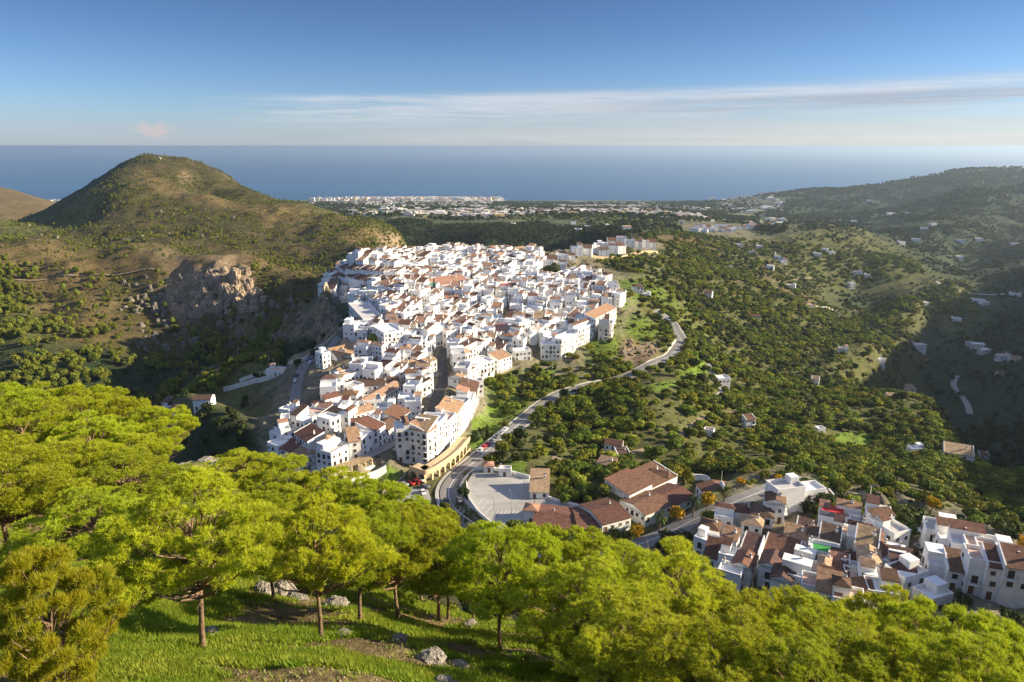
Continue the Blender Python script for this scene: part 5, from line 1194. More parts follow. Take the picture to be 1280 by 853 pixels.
# arcade wall under the five-storey row
def arcade():
    px=[(512,596),(532,606),(548,597),(562,587),(575,577),(588,563)]
    pts=polyline([W(u,v)[:2] for u,v in px],1.0); pts=smooth(pts,3); z0=float(H(*pts[len(pts)//2])); root=empty('arcade_wall',(pts[0][0],pts[0][1],z0))
    tag(root,'ochre arcaded retaining wall carrying the promenade of the five-storey row','wall')
    b=MB(); w=MB(); top=z0+4.6; d=2.6
    t=np.gradient(pts,axis=0); t/=np.linalg.norm(t,axis=1)[:,None]; nn=np.stack([-t[:,1],t[:,0]],1)
    if (nn[len(nn)//2]@(-pts[len(pts)//2]))<0: nn=-nn           # towards the viewer side
    out=pts; inn=pts-nn*d; o0=np.array([pts[0][0],pts[0][1],z0])
    def P3(p,z): return (p[0]-o0[0],p[1]-o0[1],z-z0)
    n=len(pts)
    # back wall, floor slab, top slab, piers and arches
    for i in range(n-1):
        b.add([P3(inn[i],z0-2),P3(inn[i+1],z0-2),P3(inn[i+1],top),P3(inn[i],top)],[(0,1,2,3)],M_STONE)
        zt=top; b.add([P3(inn[i]-nn[i]*3,zt),P3(inn[i+1]-nn[i+1]*3,zt),P3(out[i+1],zt),P3(out[i],zt),P3(out[i+1],zt-.9),P3(out[i],zt-.9)],[(0,1,2,3),(3,2,4,5)],M_CREAM)
        b.add([P3(out[i],z0+.1),P3(out[i+1],z0+.1),P3(out[i+1],z0-4),P3(out[i],z0-4)],[(0,1,2,3)],M_CREAM)
        b.add([P3(out[i],zt),P3(out[i+1],zt),P3(out[i+1],zt+1.0),P3(out[i],zt+1.0),P3(out[i]-nn[i]*.3,zt+1.0),P3(out[i+1]-nn[i+1]*.3,zt+1.0),P3(out[i]-nn[i]*.3,zt),P3(out[i+1]-nn[i+1]*.3,zt)],[(0,1,2,3),(3,2,5,4),(4,5,7,6)],M_CREAM)
    link('parapet_wall',b.mesh('arcade_body'),root)
    for i in range(0,n-4,4):
        a=MB(); p,q=out[i],out[i+4]; e=(q-p); L_=np.linalg.norm(e); e/=L_; m=nn[i]
        pw=.45
        for zz in [0]:
            c0=p-e*pw; c1=p+e*pw
            a.prism([P3(c0,0)[:2],P3(c1,0)[:2],P3(c1-m*.5,0)[:2],P3(c0-m*.5,0)[:2]],.1,3.7,M_CREAM)
            # arch head as a fan of wedges
            K=8; r_=(L_-2*pw)/2; cen=(p+q)/2; spr=3.55-r_ if r_<1.6 else 2.0
            prev=None
            for k in range(K+1):
                th=math.pi*k/K; pt=cen+e*(-math.cos(th)*r_); zc=spr+math.sin(th)*r_*.9
                if prev is not None:
                    a.add([P3(prev[0],z0+prev[1]),P3(pt,z0+zc),P3(pt,z0+3.7),P3(prev[0],z0+3.7),P3(prev[0]-m*.5,z0+prev[1]),P3(pt-m*.5,z0+zc)],[(0,1,2,3),(0,4,5,1)],M_CREAM)
                prev=(pt,zc)
        link('arch',a.mesh('arch'),root)
arcade()
# pergola terrace
def pergola(px0,px1,d,label):
    a=np.array(W(*px0)[:2]); b_=np.array(W(*px1)[:2]); L_=np.linalg.norm(b_-a); rz=math.atan2(b_[1]-a[1],b_[0]-a[0]); z=max(float(H(*a)),float(H(*b_)))+.4
    root=empty('pergola',(a[0],a[1],z),rz); tag(root,label,'pergola')
    m=MB(); m.box(-.5,L_+.5,-1,d+2,-4,0,M_WHITE); link('base',m.mesh('pergola_base'),root)
    n=int(L_/3)
    for i in range(n+1):
        for y in (0.3,d): 
            p=MB(); x=L_*i/n; p.box(x-.2,x+.2,y-.2,y+.2,.01,2.6,M_CREAM); link('post',p.mesh('pergola_post'),root)
    p=MB(); p.box(-.3,L_+.3,0,.2,2.61,2.8,M_WOOD); p.box(-.3,L_+.3,d-.1,d+.1,2.61,2.8,M_WOOD)
    k=int(L_/.6)
    for i in range(k+1): x=L_*i/k; p.box(x-.13,x+.13,-.4,d+.4,2.81,2.95,M_CREAM)
    link('roof',p.mesh('pergola_roof'),root)
pergola((424,608),(466,583),4.5,'long pergola with pale rafters on the white terrace by the turret house')
# turret on the corner house
x,y,_=W(403,590); 
tr_=empty('roof_turret',(x+1.5,y+5,HOUSES[9]['z']+HOUSES[9]['hz']+.06)); tag(tr_,'hexagonal glazed roof turret with a pointed roof on the corner house','turret')
m_=MB(); hx=[(2.1*math.cos(math.pi/3*i),2.1*math.sin(math.pi/3*i)) for i in range(6)]; m_.prism(hx,0,2.6,M_WHITE); link('wall',m_.mesh('turret_wall'),tr_)
m_=MB(); hx=[(2.6*math.cos(math.pi/3*i),2.6*math.sin(math.pi/3*i)) for i in range(6)]; m_.add([(p[0],p[1],2.62) for p in hx]+[(0,0,4.2)],[(i,(i+1)%6,6) for i in range(6)]+[(5,4,3,2,1,0)],M_TT); link('roof',m_.mesh('turret_roof'),tr_)
for i in range(6):
    a=math.pi/3*(i+.5); link('window',WIN[0],tr_,(1.84*math.cos(a),1.84*math.sin(a),.9),a+math.pi/2)
# fence and markings of the sports ground
def fence(px,z,label,h=4,xy=None):
    pts=polyline([tuple(p) for p in (xy or [W(u,v)[:2] for u,v in px])],4.0); o0=pts[0]; root=empty('wire_fence',(o0[0],o0[1],z)); tag(root,label,'fence')
    for p in pts:
        m_=MB(); q=(p[0]-o0[0],p[1]-o0[1]); m_.tube((*q,0),(*q,h),.09,.09,M_STEEL,5); link('post',m_.mesh('fence_post'),root)
    m_=MB()
    for p,q in zip(pts[:-1],pts[1:]):
        p=p-o0;q=q-o0
        for zz in (.1,1.0,2.0,3.0,h): m_.tube((p[0],p[1],zz),(q[0],q[1],zz),.035,.035,M_STEEL,3,False)
        for t in (.25,.5,.75): c=p+(q-p)*t; m_.tube((c[0],c[1],0),(c[0],c[1],h),.025,.025,M_STEEL,3,False)
    link('mesh_panel',m_.mesh('fence_mesh'),root)
cx=[tuple(p) for p in court_xy]
fence(None,ZCO+.1,'tall wire fence round the outer side of the sports court',xy=cx[0:5]); fence(None,ZCO+.1,'tall wire fence on the village side of the sports court',xy=cx[5:8]+[cx[0]])
wall_line('boundary_wall',None,2.2,.3,M_WHITE,'white wall curving round the low end of the sports court',z=ZCO-.6,pts=cx[6:8]+[cx[0]],below=4)
# fix of colour accents on roofs
def accent(u,v,Y,w,d,mt,nm,label,cat,rz=0,h=.08):
    s_,t_=ray(u,v); x,y,z=s_*Y,Y,ZC+t_*Y
    # settle on the roof beneath
    best=None
    for r in HOUSES:
        c,s2=math.cos(r['rz']),math.sin(r['rz']); dx,dy=x-r['x'],y-r['y']
        if math.hypot(dx,dy)<14 and r.get('obj') is not None and r['roof'] in('flat',):
            k=math.hypot(dx,dy)
            if best is None or k<best[0]: best=(k,r)
    if not best: print('no roof for',nm,u,v); return
    r=best[1]; b=MB(); w=min(w,r['w']-.8); d=min(d,r['d']-.8)
    b.box(-w/2,w/2,-d/2,d/2,0,h,mt); 
    if nm=='awning':
        for sx in(-1,1):
            for sy in(-1,1): b.tube((sx*w/2*.9,sy*d/2*.9,-2.1),(sx*w/2*.9,sy*d/2*.9,0),.05,.05,M_STEEL,5)
    o=link(nm,b.mesh(nm),None,(r['x'],r['y'],r['z']+r['hz']+(.065 if nm!='awning' else 2.25)),r['rz']); tag(o,label,cat)
accent(1096,676,172,6,4,M_GREEN,'turf_mat','green turf mat on the roof above the worn tan slope','turf mat')
accent(1065,720,160,5,4,M_GREEN,'turf_mat','green turf mat on the roof nearest the pines','turf mat')
accent(1028,660,188,6,4,M_RED,'awning','red sheet awning behind the long dark row','awning')
accent(541,377,560,14,9,M_GREEN,'turf_mat','green play surface on a village roof below the school building','turf mat')
accent(630,384,545,7,5,M_RED,'awning','bright red canopy on a terrace in the village centre','awning')
accent(449,450,395,6,3,M_RED,'awning','red cover on the roof edge of the big plain house','awning')
accent(515,427,440,5,3,M_BLUE,'roof_pool','small blue roof pool in the village','pool')
# ------------------------------------------------------------------ vegetation of the middle distance
def leafmat(n,c,var=.45,ov=.45,tr=.25,c2=None): return mat(n,c,rough=.75,var=var,scale=.9,trans=tr,spec=.15,objvar=ov,col2=c2)
M_ORCH=leafmat('orchard_leaves',(.125,.155,.018)); M_ORCH2=leafmat('light_leaves',(.23,.25,.025)); M_OLIVE=leafmat('olive_leaves',(.14,.155,.075),tr=.15)
M_PINEF=leafmat('hill_pine_leaves',(.20,.225,.028),ov=.25); M_WOODF=leafmat('dark_wood_leaves',(.052,.07,.018)); M_YEL=leafmat('autumn_leaves',(.62,.38,.012),ov=.1); M_CYP=leafmat('cypress_leaves',(.025,.045,.015),ov=.1)
M_PALM=leafmat('palm_leaves',(.09,.12,.03)); M_TRK=mat('trunk_bark',(.16,.12,.08),rough=.95,var=.3,scale=3)
def crown(seed,nq,q,lobes=9,sx=1,sz=.8,mt=None,core=.6,zoff=0,top=1.0,spread=.62):
    """leaf clumps through a lumpy volume of about unit radius, centred at z=zoff"""
    r=np.random.default_rng(seed); L_=[]
    for i in range(lobes):
        d=r.normal(size=3); d/=np.linalg.norm(d); d[2]=abs(d[2])*.9-.25; L_.append((d*np.array([sx,sx,sz])*spread*r.uniform(.6,1.1),r.uniform(.34,.56)))
    L_.append((np.zeros(3),.6)); k=r.integers(0,len(L_),nq)
    c=np.array([l[0] for l in L_])[k]; rad=np.array([l[1] for l in L_])[k]
    d=r.normal(size=(nq,3)); d/=np.linalg.norm(d,axis=1)[:,None]; p=c+d*(rad*r.uniform(.75,1.12,nq))[:,None]*np.array([1,1,sz]); p[:,2]+=zoff
    n_=d+r.normal(size=(nq,3))*.55; n_/=np.linalg.norm(n_,axis=1)[:,None]
    a=np.cross(n_,r.normal(size=(nq,3))); a/=np.linalg.norm(a,axis=1)[:,None]; b_=np.cross(n_,a)
    s_=(q*r.uniform(.6,1.4,nq))[:,None]
    v=np.stack([p-a*s_,p-b_*s_*.7,p+a*s_,p+b_*s_*.7],1).reshape(-1,3); f=np.arange(nq*4).reshape(-1,4)
    # inner boughs
    cv=[];cf=[]
    for c_,rd in L_:
        o=len(v)+len(cv)*6; rr_=rd*core*1.15
        pts=np.array([(1,0,0),(0,1,0),(-1,0,0),(0,-1,0),(0,0,1),(0,0,-1)])*rr_*r.uniform(.8,1.2,(6,1))*np.array([1,1,sz])+c_+np.array([0,0,zoff]); cv.append(pts)
        for t in ((0,1,4),(1,2,4),(2,3,4),(3,0,4),(1,0,5),(2,1,5),(3,2,5),(0,3,5)): cf.append((o+t[0],o+t[1],o+t[2],o+t[2]))
    v=np.concatenate([v]+cv); f=np.concatenate([f,np.array(cf)])
    return mesh_np('crown',v,f,[mt])
def trunkm(h,r0):
    b=MB(); b.tube((0,0,-.6),(.05,.02,h*.5),r0*1.2,r0,M_TRK,6,False); b.tube((.05,.02,h*.5),(0,0,h),r0,r0*.5,M_TRK,6,False)
    for a in (0.3,2.4,4.4): b.tube((.03,.01,h*.55),(math.cos(a)*h*.35,math.sin(a)*h*.35,h*.95),r0*.5,r0*.2,M_TRK,4,False)
    return b.mesh('trunk')
TR_=trunkm(1.0,.07)
SPEC={ # name: list of (crown mesh), natural radius range, object name
 'orchard':([crown(i,520,.15,10,1,.72,M_ORCH if i%3 else M_ORCH2,zoff=.75) for i in (1,2,3)],(1.5,4.0)),
 'light':([crown(i,460,.15,8,.95,.85,M_ORCH2,zoff=.85) for i in (4,5)],(1.3,3.6)),
 'olive':([crown(i,300,.15,7,1,.75,M_OLIVE,zoff=.8) for i in (6,7)],(1.6,2.6)),
 'hpine':([crown(i,420,.14,8,.85,1.15,M_PINEF,zoff=1.25) for i in (8,9,10)],(1.6,3.9)),
 'wood':([crown(i,260,.18,8,1,.9,M_WOODF,zoff=.8) for i in (12,13)],(2.4,4.2)),
 'bush':([crown(i,140,.2,5,1,.55,(M_PINEF,M_OLIVE,M_WOODF)[i%3],zoff=.3) for i in (14,15,16)],(.5,1.3)),
 'yellow':([crown(17,420,.14,8,.85,1.05,M_YEL,zoff=1.1)],(1.4,2.2)),
}
def gco(A,x,y):
    fs=np.clip((x/y-S0)/(S1-S0)*(NS-1),0,NS-1).astype(int); fl=np.clip((np.log(y)-L0)/(L1-L0)*(NY-1),0,NY-1).astype(int); return A[fl,fs]
UU,VV,_f=project(GX,GY,GZ)
# open ground mask: roads, houses, squares, meadows
def blockmask(x,y):
    m=np.zeros(x.shape,bool)
    for k,(c_,z_,w_) in ROADS.items():
        if k in('hill','saddle','track'): continue
        sel=(x>c_[:,0].min()-9)&(x<c_[:,0].max()+9)&(y>c_[:,1].min()-9)&(y<c_[:,1].max()+9); idx=np.where(sel)[0]
        if len(idx)==0: continue
        cc=c_[::2]
        d=np.min((x[idx,None]-cc[None,:,0])**2+(y[idx,None]-cc[None,:,1])**2,1); m[idx[d<(w_+(1.6 if k=='main' else 1.4))**2]]=True
    for f_ in FOOT:
        dx=x-f_[0]; idx=np.where((abs(dx)<25)&(abs(y-f_[1])<25))[0]
        if len(idx)==0: continue
        dx=dx[idx]; dy=y[idx]-f_[1]; lx=dx*f_[2]+dy*f_[3]; ly=-dx*f_[3]+dy*f_[2]
        m[idx[(abs(lx)<f_[4]+1.8)&(abs(ly)<f_[5]+2.6)]]=True
    return m
def polymask(x,y,P_):
    ins=np.zeros(x.shape,bool); n=len(P_)
    for i in range(n):
        x1,y1=P_[i];x2,y2=P_[(i+1)%n]; ins^=((y1>y)!=(y2>y))&(x<(x2-x1)*(y-y1)/((y2-y1)+1e-9)+x1)
    return ins
AREAS=[VXY,[tuple(p) for p in plaza_xy],[tuple(p) for p in carp_xy],[tuple(p) for p in court_xy],tw,[W(u,v)[:2] for u,v in CONTR]]
TREES=[]  # species, variant, x,y,z,scale
def scatter(spec,s0,s1,y0,y1,dens,weight,seed,smul=1.0,jit=0,rows=None):
    r=np.random.default_rng(seed); area=(s1-s0)*(y1*y1-y0*y0)/2; n=int(area*dens)
    Yv=np.sqrt(r.uniform(y0*y0,y1*y1,n)); sv=r.uniform(s0,s1,n); Xv=sv*Yv
    w_=weight(Xv,Yv); k=r.uniform(0,1,n)<w_; Xv=Xv[k];Yv=Yv[k]; z=H(Xv,Yv)
    k=~blockmask(Xv,Yv)
    for A_ in AREAS: k&=~polymask(Xv,Yv,A_)
    Xv=Xv[k];Yv=Yv[k];z=z[k]; vs,rg=SPEC[spec]
    for i in range(len(Xv)): TREES.append((spec,int(r.integers(len(vs))),float(Xv[i]),float(Yv[i]),float(z[i]),float(r.uniform(*rg))*smul))
def cl(*cs):
    def f(x,y):
        c=gco(CO0,x,y); w_=np.zeros(x.shape)
        for cc,a in cs: w_+=a*np.exp(-((c-np.array(cc))**2).sum(-1)/.022**2)
        return np.clip(w_,0,1)
    return f
mead=lambda x,y: np.where(gco(CO,x,y)[:,1]>.16,.08,1.0)
lump=lambda x,y,sc,seed,lo=.0,gain=4: np.clip(fbm(x/sc,y/sc,seed,3)*gain+.6,lo,1)
# orchards on the valley side
own=lambda x,y: cl((SOIL,1),(GRS,.5),(URB,.4),(PLAIN,.5),(DRY,.4))(x,y)*mead(x,y)*lump(x,y,42,5,.15,6)
scatter('orchard',-.12,1.2,190,620,.075,lambda x,y: own(x,y)*np.where(y<900,1,.7),201)
scatter('orchard',-.02,1.0,620,1400,.06,lambda x,y: own(x,y)*lump(x,y,60,15,.25,5),202,1.15)
scatter('light',-.12,1.2,190,1000,.016,lambda x,y: own(x,y)*lump(x,y,25,6),203)
scatter('olive',.1,.8,450,1700,.03,lambda x,y: own(x,y)*lump(x,y,70,8,.0,6),204)
scatter('bush',-.12,1.0,200,900,.06,lambda x,y: cl((SOIL,.5),(GRS,1),(DIRT,1),(URB,1),(ROCK,.5))(x,y),205)
scatter('wood',-.12,.3,300,800,.016,lambda x,y: cl((GRS,1),(URB,.3))(x,y)*lump(x,y,30,18,0,6),206,.7)
scatter('wood',.1,1.3,380,2600,.016,lambda x,y: cl((HAZ,1),(SOIL,.25))(x,y)*lump(x,y,90,19,.1),207,1.1)
scatter('wood',.2,1.1,2600,5000,.004,lambda x,y: cl((HAZ,1),(PLAIN,.5))(x,y)*lump(x,y,160,20,.1),208,2.4)
# hill
dryw=cl((SCRUB,1),(DRY,.5),(ROCK,.4),(HGR,1))
scatter('orchard',.12,.95,170,330,.06,lambda x,y: cl((URB,.9),(DRY,.6))(x,y)*lump(x,y,14,77,.1,6),209,.8)
scatter('bush',.2,.75,130,240,.05,lambda x,y: cl((URB,1),(SOIL,.6))(x,y),206)
scatter('hpine',-.95,-.08,560,1250,.014,lambda x,y: dryw(x,y)*lump(x,y,45,25,.04,6),211,.66)
scatter('hpine',-.95,-.06,1250,1800,.013,lambda x,y: cl((SCRUB,1),(DRY,.5),(SOIL,.8),(HGR,1))(x,y)*lump(x,y,80,26,.08,6),212,.6)
scatter('hpine',-1.0,-.35,420,760,.045,lambda x,y: cl((SOIL,1),(WOOD,.9),(DRY,.35))(x,y)*lump(x,y,30,27,.05,6),213,1.15)
scatter('bush',-.95,-.06,560,1700,.11,lambda x,y: cl((SCRUB,1),(DRY,.7),(ROCK,.6),(SOIL,.6))(x,y)*lump(x,y,25,28,.15,4),214)
scatter('hpine',-.28,-.05,850,1300,.02,lambda x,y: cl((HGR,1),(DRY,.4))(x,y),215,.7)
# gorges
scatter('wood',-1.0,.2,220,700,.016,lambda x,y: cl((WOOD,1),(SOIL,.3))(x,y)*lump(x,y,30,31,.1),221,.75)
scatter('wood',-.3,.25,900,2300,.022,lambda x,y: cl((WOOD,1),(PLAIN,.2))(x,y)*lump(x,y,60,32,.3),222,1.1)
scatter('wood',-.35,.4,1500,5000,.0024,lambda x,y: cl((PLAIN,1))(x,y)*lump(x,y,150,33,.05,6),223,2.2)
scatter('orchard',-.35,.4,1500,3200,.0014,lambda x,y: cl((PLAIN,1))(x,y)*lump(x,y,100,34,.1,6),224,1.8)
# steep near ground below the pines
scatter('wood',-.9,1.0,60,190,.02,lambda x,y: np.full(x.shape,.8),231,.6)
scatter('bush',-.9,.2,26,60,.05,lambda x,y: np.clip((y-24)/20,.1,.8),232,.8)
print('scattered',len(TREES))
OBN={'orchard':('orchard_tree','orchard tree'),'light':('orchard_tree','orchard tree'),'olive':('olive_tree','olive tree'),'hpine':('pine_tree','pine tree'),'wood':('shade_tree','tree'),'bush':('bush','bush'),'yellow':('autumn_tree','tree')}
QUOTA={'orchard_tree':285,'olive_tree':60,'pine_tree':240,'shade_tree':90,'bush':120}
LMT=[('the orchard farmhouse',766,570),('the bright meadow',1070,550),('the spur villa',905,484),('the plaza kiosk',611,588),('the terrace gate house',823,600),('the main road bend',850,430),('the road fork',640,545),('the olive cottage',884,372),('the orchard hut',938,537),('the tall blank house',985,620),('the curved-roof villa',1137,496),('the cliff-edge houses',740,430),('the scrubby knoll',1090,640),('the terraced white block',1240,650),('the wayside cottage',1054,443),('the arcade wall',560,590),('the spur lane end',893,505),('the gorge villa',1197,577)]
LMH=[('the hill summit',200,196),('the ochre cliff',285,365),('the lower ridge crest',180,228),('the dirt track bend',150,343),('the hill shoulder path',120,302),('the far hill edge',10,260),('the hill tail',500,305),('the gully mouth',215,372),('the stone gorge wall',405,365),('the sunny saddle',60,330),('the western wood',40,400),('the sports court',270,465),('the gorge farmhouse',210,512),('the gorge outcrop',345,400)]
vis=[]
for t in TREES:
    u,v,f=project(t[2],t[3],t[4]+t[5]); vis.append((t[5]/f)*(1 if (-10<u<1290 and v<820) else .001))
order=sorted(range(len(TREES)),key=lambda i:-vis[i])
# which are really seen: skip those hidden behind the crest or the front pines
def seen(i):
    t=TREES[i]; u,v,f=project(t[2],t[3],t[4]+t[5]*1.3)
    if not(0<u<1280): return False
    top=465 if u<150 else (500 if u<235 else (585 if u<400 else (620 if u<520 else (660 if u<700 else 690))))
    if v>top: return False
    ys=np.linspace(55,t[3]*.98,120); zz=H(t[2]/t[3]*ys,ys); zl=ZC+(t[4]+t[5]*1.2-ZC)*ys/t[3]
    return not bool((zz>zl+.5).any())
indiv=set(); cnt={k:0 for k in QUOTA}; crown_src={}
labT=[];labH=[]
SHP={('orchard',0):'round dark orchard tree',('orchard',1):'round dark orchard tree',('orchard',2):'broad light orchard tree',('light',0):'light green fruit tree',('light',1):'light green fruit tree',('olive',0):'grey-green olive',('olive',1):'grey-green olive',('hpine',0):'small hill pine',('hpine',1):'small hill pine',('hpine',2):'small hill pine',('wood',0):'dark shade tree',('wood',1):'dark shade tree',('bush',0):'low bush',('bush',1):'low light green bush',('bush',2):'low bush'}
def plant(spec,var,x,y,z,sc_,rot=None,hmul=1.0,label=None,group=None):
    nm,cat=OBN[spec]; o=empty(nm,(x,y,z-.1),rot if rot is not None else random.uniform(0,6.28),(sc_,sc_,sc_*hmul))
    if spec!='bush': link('trunk',TR_,o)
    cr=link('crown',SPEC[spec][0][var],o); crown_src.setdefault((spec,var),cr); tag(o,label,cat,group); return o
for i in order:
    t=TREES[i]; nm=OBN[t[0]][0]
    if cnt[nm]>=QUOTA[nm] or t[3]<62: continue
    if vis[i]<.001 and nm!='pine_tree': continue
    if not seen(i): continue
    cnt[nm]+=1; indiv.add(i)
    hill=t[2]/t[3]<-.09
    o=plant(t[0],t[1],*t[2:6],group={'orchard_tree':'orchard trees on the valley side','olive_tree':'olive trees on the terraces','pine_tree':'small pines dotted over the arid hill','shade_tree':'dark trees in the gorge and along the road','bush':'bushes between village and road'}[nm])
    (labH if hill else labT).append((o,(t[2],t[3],t[4]+t[5]),SHP[(t[0],t[1])]))
print('individual',cnt)
label_by_landmark(labT,LMT,'{ord} {cl} {rel}',('beyond','below','hillward of','valleyward of'))
label_by_landmark(labH,LMH,'{ord} {cl} {rel}',('beyond','below','seaward left of','villageward of'))
# the uncounted rest, one mass per kind, instanced from the crowns above
def mass(name,recs,label,cat):
    keys=sorted({(t[0],t[1]) for t in recs}); src=[]
    for k in keys:
        if k not in crown_src:
            t=[q for q in recs if (q[0],q[1])==k][0]; plant(*t,label='single %s standing within the %s'%(SHP[k],cat))
        src.append(crown_src[k])
    pts=np.array([(t[2],t[3],t[4]-.1) for t in recs],np.float32); me=bpy.data.meshes.new(name); me.vertices.add(len(pts)); me.vertices.foreach_set('co',pts.ravel())
    a=me.attributes.new('sc','FLOAT','POINT'); a.data.foreach_set('value',np.array([t[5] for t in recs],np.float32))
    a=me.attributes.new('pick','INT','POINT'); a.data.foreach_set('value',np.array([keys.index((t[0],t[1])) for t in recs],np.int32))
    a=me.attributes.new('rt','FLOAT_VECTOR','POINT'); rv_=np.zeros((len(pts),3),np.float32); rv_[:,2]=np.random.default_rng(1).uniform(0,6.28,len(pts)); a.data.foreach_set('vector',rv_.ravel())
    ng=bpy.data.node_groups.new(name,'GeometryNodeTree'); ng.interface.new_socket('Geometry',in_out='INPUT',socket_type='NodeSocketGeometry'); ng.interface.new_socket('Geometry',in_out='OUTPUT',socket_type='NodeSocketGeometry')
    gi=ng.nodes.new('NodeGroupInput'); go=ng.nodes.new('NodeGroupOutput'); iop=ng.nodes.new('GeometryNodeInstanceOnPoints'); g2=ng.nodes.new('GeometryNodeGeometryToInstance')
    def na(n_,ty): q=ng.nodes.new('GeometryNodeInputNamedAttribute'); q.data_type=ty; q.inputs['Name'].default_value=n_; return next(o for o in q.outputs if o.enabled)
    for s_ in reversed(src):
        oi=ng.nodes.new('GeometryNodeObjectInfo'); oi.inputs['Object'].default_value=s_; oi.transform_space='ORIGINAL'; ng.links.new(oi.outputs['Geometry'],g2.inputs[0])
    ng.links.new(gi.outputs[0],iop.inputs['Points']); ng.links.new(g2.outputs[0],iop.inputs['Instance']); iop.inputs['Pick Instance'].default_value=True
    ng.links.new(na('pick','INT'),iop.inputs['Instance Index']); ng.links.new(na('sc','FLOAT'),iop.inputs['Scale']); ng.links.new(na('rt','FLOAT_VECTOR'),iop.inputs['Rotation'])
    ng.links.new(iop.outputs[0],go.inputs[0])
    o=link(name,me); md=o.modifiers.new('spread','NODES'); md.node_group=ng; tag(o,label,cat,kind='stuff')
restT=[TREES[i] for i in range(len(TREES)) if i not in indiv]
for nm,lab,ct,sp_ in (('orchard_mass','dense orchards covering the valley side','orchard',('orchard','light')),('olive_grove','grey olive groves on the upper terraces','olive grove',('olive',)),('pine_wood','pines thinly covering the arid hill','pine wood',('hpine',)),('woodland','dark woodland of the gorges and the far slopes','woodland',('wood',)),('undergrowth','low bushes and scrub on slopes and banks','undergrowth',('bush',))):
    rc=[t for t in restT if t[0] in sp_]
    print(nm,len(rc)); mass(nm,rc,lab,ct)
# --- named single trees
def tree_at(u,v,spec,var,sc_,label,hmul=1.0,group=None):
    x,y,z=W(u,v); return plant(spec,var,x,y,z,sc_,label=label,hmul=hmul,group=group)
tree_at(690,346,'wood',0,11,'large dark round tree in the park above the village crossroads',.75)
tree_at(611,374,'light',0,7,'yellow-green round tree in the village below the skyline',.9)
tree_at(640,356,'light',1,6,'light green tree at the end of the upper park hedge',.7); tree_at(656,352,'light',0,5,'bright tree in the middle of the upper park hedge',.7); tree_at(648,359,'wood',1,5,'dark tree behind the upper park hedge',.7)
tree_at(471,436,'light',1,6.3,'round green tree in the parking court of the village',1.0)
tree_at(443,406,'wood',0,3.6,'small dark tree over the gorge edge behind the school')
tree_at(519,376,'yellow',0,4.0,'orange-leaved tree beside the green play court',.8)
tree_at(528,362,'wood',1,4.2,'dark leafy tree behind the orange-leaved one')
tree_at(394,447,'wood',0,4.0,'dark tree at the car row where the school road begins'); tree_at(356,459,'wood',1,4.4,'dark tree beside the white building under the sports court'); tree_at(372,458,'wood',0,3.4,'dark tree by the bend of the gorge side street')
tree_at(650,550,'wood',1,4.3,'dark round tree leaning over the main road at its fork'); tree_at(676,521,'orchard',2,4.6,'tree with autumn tints on the upper side of the fork'); tree_at(624,578,'wood',0,3.6,'round dark tree on the grass wedge beside the kiosk')
tree_at(704,500,'wood',1,4.4,'dark tree between the two arms of the main road'); tree_at(593,556,'wood',0,4.0,'dark bush-like tree on the green slope under the terrace row'); tree_at(603,548,'wood',1,3.6,'second dark tree on the green slope under the terrace row')
tree_at(600,455,'wood',0,4,'dark tree beside the ochre house over the green slope')
for u,v,sc_,lab in ((845,652,3.0,'bright yellow autumn tree in front of the tall white gable'),(884,634,3.0,'bright yellow autumn tree behind the palm by the far hall'),(796,673,3.0,'yellow-green autumn tree in front of the curved brown roof'),(925,608,1.9,'small yellow autumn tree at the roundabout'),(972,603,1.8,'small orange autumn tree beyond the tall blank house'),(1165,638,2.6,'yellow autumn tree beside the terraced white block'),(1278,690,2.4,'orange autumn tree at the photo edge by the parked cars'),(1157,454,3.6,'orange autumn tree at the valley crossing'),(735,676,2.2,'yellowish tree at the arched porch of the curved hall')):
    tree_at(u,v,'yellow',0,sc_,lab,.95,'autumn trees')
for u,v,sc_,lab in ((845,695,6.5,'big dark evergreen over the lower road by the barrio corner'),(862,700,5.2,'dark evergreen next to the big one over the lower road'),(1120,660,5.5,'dark tree on the knoll above the white tower house'),(1140,655,5.0,'second dark tree on the knoll, toward the terraced block'),(1030,635,4.2,'dark shrub-like tree between the blank house and the barrio'),(1010,640,3.4,'small dark tree at the foot of the tall blank house'),(1046,632,3.6,'dark tree at the back corner of the barrio'),(1075,640,2.6,'grey-green tree on the scrubby knoll'),(1132,672,4.6,'dark tree over the stone bank of the barrio')):
    tree_at(u,v,'wood',random.randint(0,1),sc_,lab,.85,'dark trees round the near barrio')
def cypress(u,v,h,label):
    x,y,z=W(u,v); o=empty('cypress',(x,y,z),0); tag(o,label,'cypress','cypresses in the village')
    r=np.random.default_rng(int(u)); n=420; zz=r.uniform(.05,1,n); rad=.085*np.sin(np.clip(zz*1.05+.05,0,1)**.6*math.pi)**.7*h*r.uniform(.8,1.1,n); a=r.uniform(0,6.28,n)
    p=np.stack([np.cos(a)*rad,np.sin(a)*rad,zz*h],-1); t=np.stack([-np.sin(a),np.cos(a),0*a],-1)*.32; up=np.stack([np.cos(a)*.1,np.sin(a)*.1,np.full(n,.75)],-1)
    v=np.stack([p-t,p+t,p+up],1).reshape(-1,3); link('crown',mesh_np('cypress_crown',v,np.arange(3*n).reshape(-1,3),[M_CYP]),o)
    b=MB(); b.tube((0,0,-.5),(0,0,h*.7),.22,.08,M_TRK); link('trunk',b.mesh('trunk'),o)
cypress(590,368,19,'tall slim cypress beside the wide public building'); cypress(543,372,16,'slim cypress at the other end of the wide public building'); cypress(447,497,8,'thin cypress in the court behind the long tan roof'); cypress(662,352,10,'short cypress beside the big park tree'); cypress(738,372,9,'cypress among the houses of the valley side'); cypress(667,362,8,'cypress below the park tree')
